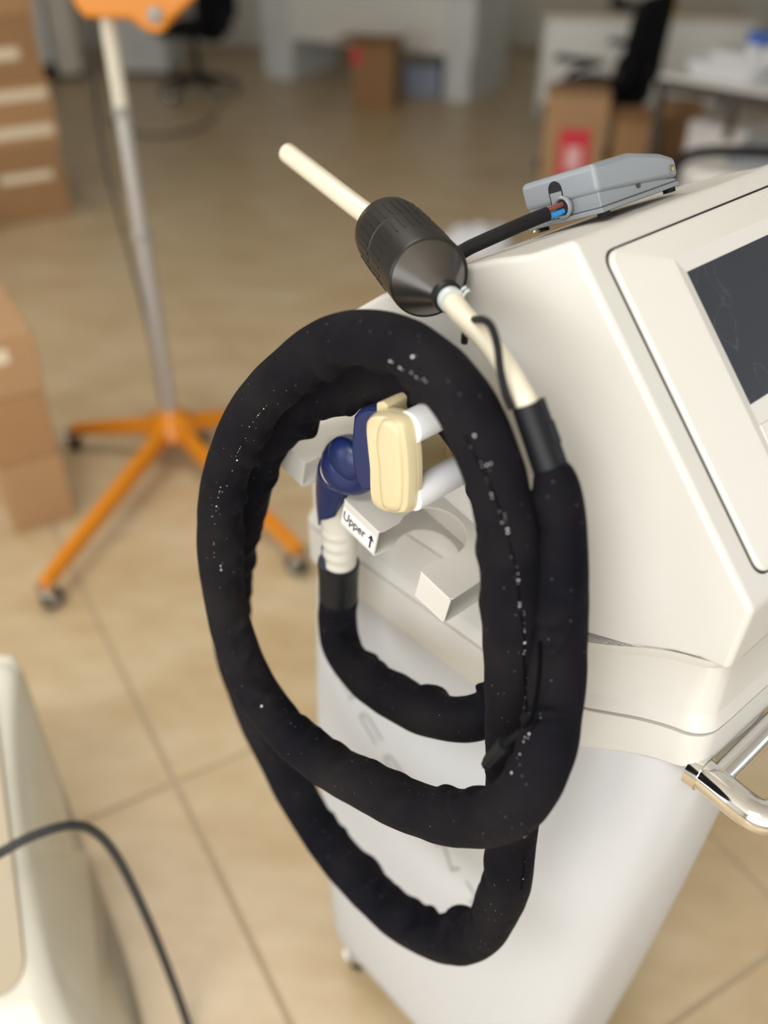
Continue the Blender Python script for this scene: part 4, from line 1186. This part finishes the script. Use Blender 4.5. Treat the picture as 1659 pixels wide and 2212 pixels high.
for i, (x_, y_, lb) in enumerate(((0.235, 0.42, 'left of two blue-capped bottles on the dark-framed table'), (0.325, 0.40, 'right of two blue-capped bottles on the dark-framed table'))):
    bt = tthing('capped_bottle', x_, y_, TH + 0.02, lb, 'bottle', 0, 'blue-capped bottles')
    MB().lathe([(0.034, 0), (0.037, 0.004), (0.037, 0.085), (0.030, 0.10), (0.026, 0.105)], 24).build('bottle_body', M['white'], bt, smooth=50)
    MB().lathe([(0.036, 0.103), (0.039, 0.106), (0.039, 0.148), (0.034, 0.155)], 24).build('cap', M['bluecap'], bt, smooth=40)
pk = tthing('white_package', 0.56, 0.38, TH + 0.02, 'tall white wrapped package at the top right corner', 'package', 0.1)
MB().box(-0.10, 0.14, -0.10, 0.12, 0, 0.42).build('package_body', M['bag'], pk, bevel=0.02, seg=3)
MB().box(-0.102, 0.142, -0.02, 0.03, -0.0 + 0.001, 0.423).build('package_band', M['white'], pk, bevel=0.004)
pk2 = tthing('paper_stack', 0.10, 0.56, TH + 0.02, 'low stack of white papers at the rear of the table', 'papers', 0.2)
for k in range(4):
    s_ = MB().box(-0.08, 0.08, -0.11, 0.11, k * 0.012, k * 0.012 + 0.011).build('paper_bundle', M['white'], pk2, bevel=0.001)
    s_.rotation_euler = (0, 0, (-0.05, 0.06, 0.0, 0.09)[k])
us = tthing('white_carton', 0.22, 0.40, 0.0, 'large white carton standing under the dark-framed table', 'box')
MB().box(-0.17, 0.13, -0.12, 0.2, 0, 0.50).build('carton_body', M['white'], us, bevel=0.006)
MB().box(-0.172, 0.132, 0.0, 0.05, 0.001, 0.5025).build('tape', M['tape'], us, bevel=0.001)
us = tthing('white_carton', 0.62, 0.32, 0.0, 'pale blue-white carton under the right half of the table', 'box')
MB().box(-0.17, 0.16, -0.12, 0.2, 0, 0.46).build('carton_body', M['bag'], us, bevel=0.006)
MB().box(-0.172, 0.162, 0.0, 0.05, 0.001, 0.4625).build('tape', M['tape'], us, bevel=0.001)

# equipment cart with black grip between the table and the console
ec = at_depth(1610, 372, 2.9)
eq = empty('equipment_cart', (ec.x, ec.y, 0), -0.55, 'grey equipment cart with black rail behind the console', 'cart')
EZ = ec.z
MB().box(-0.16, 0.35, -0.05, 0.35, 0.10, EZ - 0.03).build('cart_body', M['deskleg'], eq, bevel=0.02, seg=3)
MB().box(-0.17, 0.36, -0.06, 0.36, EZ - 0.03, EZ).build('cart_top', M['desk'], eq, bevel=0.01, seg=3)
MB().tube(catmull([(-0.20, -0.06, EZ - 0.06), (-0.19, -0.07, EZ + 0.02), (-0.10, -0.05, EZ + 0.06), (0.2, -0.02, EZ + 0.085), (0.34, 0.0, EZ + 0.09)], 8), 0.017, 14).build('rail', M['rubber'], eq)
g = MB(); g.prism([(-0.08, 0.0), (-0.06, 0.05), (0.32, 0.10), (0.34, 0.0)], lambda p: Vector((p[0], 0.04, EZ + p[1])), lambda p: Vector((p[0], 0.24, EZ + p[1])))
g.build('instrument_box', M['greyplastic'], eq, bevel=0.01, seg=3)
for c in ((-0.1, 0.02, 0), (0.28, 0.02, 0), (-0.1, 0.28, 0), (0.28, 0.28, 0)): caster_parts(eq, c, 0.038, 0.025, 1.0)

# crumpled white bag on the floor behind the console
bgp = on_z(1030, 535, 0)
bgv = []; bgf = []
for i in range(13):
    th_ = math.pi / 2 * i / 12
    for k in range(26):
        ph = 2 * math.pi * k / 26
        d = Vector((math.cos(ph) * math.cos(th_), math.sin(ph) * math.cos(th_), math.sin(th_)))
        r_ = 0.17 * (1 + 0.28 * noise.noise(d * 3.1) + 0.15 * noise.noise(d * 8.0))
        bgv.append(Vector((d.x * r_ * 1.0, d.y * r_ * 0.8, d.z * r_ * 0.65)))
for i in range(12):
    for k in range(26):
        k2 = (k + 1) % 26
        bgf.append((i*26+k, i*26+k2, (i+1)*26+k2, (i+1)*26+k))
bgf.append(tuple(range(26))[::-1])
simple('plastic_bag', MB().add(bgv, bgf), 'bag', 'crumpled white plastic bag on the floor behind the console', 'bag', (bgp.x, bgp.y, 0), smooth=40)

# ================================================================ THINGS BEHIND THE TALL CARTON STACK
ap = on_z(155, 172, 0)
apl = empty('equipment_cabinet', (ap.x, ap.y, 0), 0.2, 'beige and grey equipment cabinet behind the tall carton stack', 'cabinet')
MB().box(-0.10, 0.10, 0, 0.3, 0.03, 0.75).build('cabinet_body', M['grip'], apl, bevel=0.02, seg=3)
MB().box(-0.36, -0.12, 0.0, 0.3, 0.10, 0.80).build('side_drum', M['deskleg'], apl, bevel=0.04, seg=4)
MB().box(-0.37, -0.11, -0.01, 0.31, 0.0, 0.12).build('base', M['rubber'], apl, bevel=0.01)
MB().box(-0.10, 0.10, 0.02, 0.28, 0, 0.03).build('plinth', M['rubber'], apl, bevel=0.005)
fb = on_z(310, 165, 0)
fbx = empty('filing_cabinet', (fb.x, fb.y, 0), -0.1, 'light grey filing cabinet behind the pole of the orange stand', 'cabinet')
MB().box(-0.24, 0.22, 0, 0.45, 0.03, 0.68).build('cabinet_body', M['deskleg'], fbx, bevel=0.006)
for z_ in (0.06, 0.27, 0.48):
    dw = MB().box(-0.225, 0.205, -0.014, 0.002, z_, z_ + 0.185).build('drawer', M['deskleg'], fbx, bevel=0.004)
    MB().box(-0.06, 0.04, -0.026, -0.012, z_ + 0.13, z_ + 0.145).build('pull', M['steel'], dw, bevel=0.002)
MB().box(-0.22, 0.20, 0.02, 0.43, 0, 0.03).build('plinth', M['rubber'], fbx, bevel=0.003)
yc = on_z(2, 487, 0)
yx = empty('yellow_crate', (yc.x - 0.12, yc.y - 0.22, 0), 0.5, 'small yellow crate at the left edge before the tall cartons', 'crate')
MB().box(-0.10, 0.07, -0.06, 0.06, 0.0, 0.14).build('crate_body', M['yellow'], yx, bevel=0.006)
MB().box(-0.105, 0.075, -0.065, 0.065, 0.13, 0.16).build('crate_rim', M['blackplastic'], yx, bevel=0.004)

# ================================================================ GLOSSY WHITE DEVICE AT LOWER LEFT
D0 = at_depth(45, 1402, 1.5)
dd = Vector((0.36, -0.933, 0)); dn = Vector((-0.933, -0.36, 0))
DORG = Vector((D0.x, D0.y, 0)); DZ = D0.z
dev = empty('white_device', DORG, math.atan2(dd.y, dd.x), 'glossy white appliance with floor reflection painted beige on its recess at the lower left corner', 'appliance')
# local x = towards the front, local y = to its right (the visible flank is at y = 0)
FL = 1.0
def dprof(s_): return None
rings = []
secs = [(0.0, 0.03), (-0.012, 0.006), (-0.035, 0.0), (-0.10, 0.0), (-0.28, 0.0), (-0.345, 0.0), (-0.368, 0.006), (-0.38, 0.03)]
base = [(0.02, 0.0), (0.0, 0.03), (-0.005, 0.30), (0.0, DZ - 0.02), (0.02, DZ), (0.05, DZ - 0.012), (0.17, DZ - 0.102), (0.29, DZ - 0.192), (0.40, DZ - 0.2745), (0.44, DZ - 0.315), (0.475, DZ - 0.37), (0.50, DZ - 0.44), (0.505, 0.09), (0.495, 0.03), (0.47, 0.0)]
bb = [(p.x, p.y) for p in catmull([(x, z, 0) for x, z in base], 4, closed=True)]
cenp = Vector((0.2, 0.25))
def dmap(v):                                     # the flank flares at the foot and draws in towards the sloping front
    w = (v.y + 0.38) / 0.38; h = v.z / DZ
    return Vector((v.x, v.y + w * (0.055 * max(1 - h, 0.0) ** 1.3 * min(1, max(v.x, 0) / 0.3) - 0.15 * max(v.x, 0) / 0.45 * h), v.z))
for y_, ins in secs:
    rr = []
    for x, z in bb:
        v = Vector((x, z)); d = cenp - v
        k = min(ins / max(d.length, 1e-6), 0.5)
        w_ = v + d * k
        rr.append(dmap(Vector((w_.x, y_, max(w_.y, 0.0)))))
    rings.append(rr)
MB().add(*loft(rings)).build('shell', M['gloss'], dev, smooth=50)
# recessed face on the sloping front, the floor's reflection painted on in beige
e0 = Vector((0.055, 0, DZ - 0.011)); e1 = Vector((0.405, 0, DZ - 0.278)); ed = (e1 - e0).normalized(); en = Vector((-ed.z, 0, ed.x))
le = (e1 - e0).length
P = rrect(-0.01, le, -0.36, -0.026, 0.05, 8)
g = MB(); g.prism(P, lambda p: dmap(e0 + ed * p[0] + Vector((0, p[1], 0))) - en * 0.006, lambda p: dmap(e0 + ed * p[0] + Vector((0, p[1], 0))) + en * 0.004)
g.build('recess_face', M['floorreflection'], dev, smooth=30, bevel=0.002)
g = MB(); g.prism(rrect(le * 0.55, le * 0.62, -0.30, -0.06, 0.008), lambda p: dmap(e0 + ed * p[0] + Vector((0, p[1], 0))) + en * 0.002, lambda p: dmap(e0 + ed * p[0] + Vector((0, p[1], 0))) + en * 0.006)
g.build('trim_strip', M['gloss'], dev, smooth=30)
MB().box(0.44, 0.54, -0.34, -0.12, 0.0, 0.05).build('black_foot', M['rubber'], dev, bevel=0.006)
# black cord over the device
cpts = [at_depth(-60, 1880, 1.22), at_depth(0, 1843, 1.24), at_depth(70, 1806, 1.26), at_depth(150, 1783, 1.29), at_depth(205, 1797, 1.33), at_depth(255, 1855, 1.38), at_depth(310, 1965, 1.45), at_depth(360, 2085, 1.52), at_depth(405, 2212, 1.565), at_depth(425, 2300, 1.515)]
cpts[-1].z = 0.008
g = MB().tube(catmull(cpts, 10), 0.0068, 12)
o = g.build('power_cord', M['cord'], None, smooth=60, off=cpts[-1]); o.location = cpts[-1]
tag(o, 'black power cord arching over the glossy white appliance', 'cord')
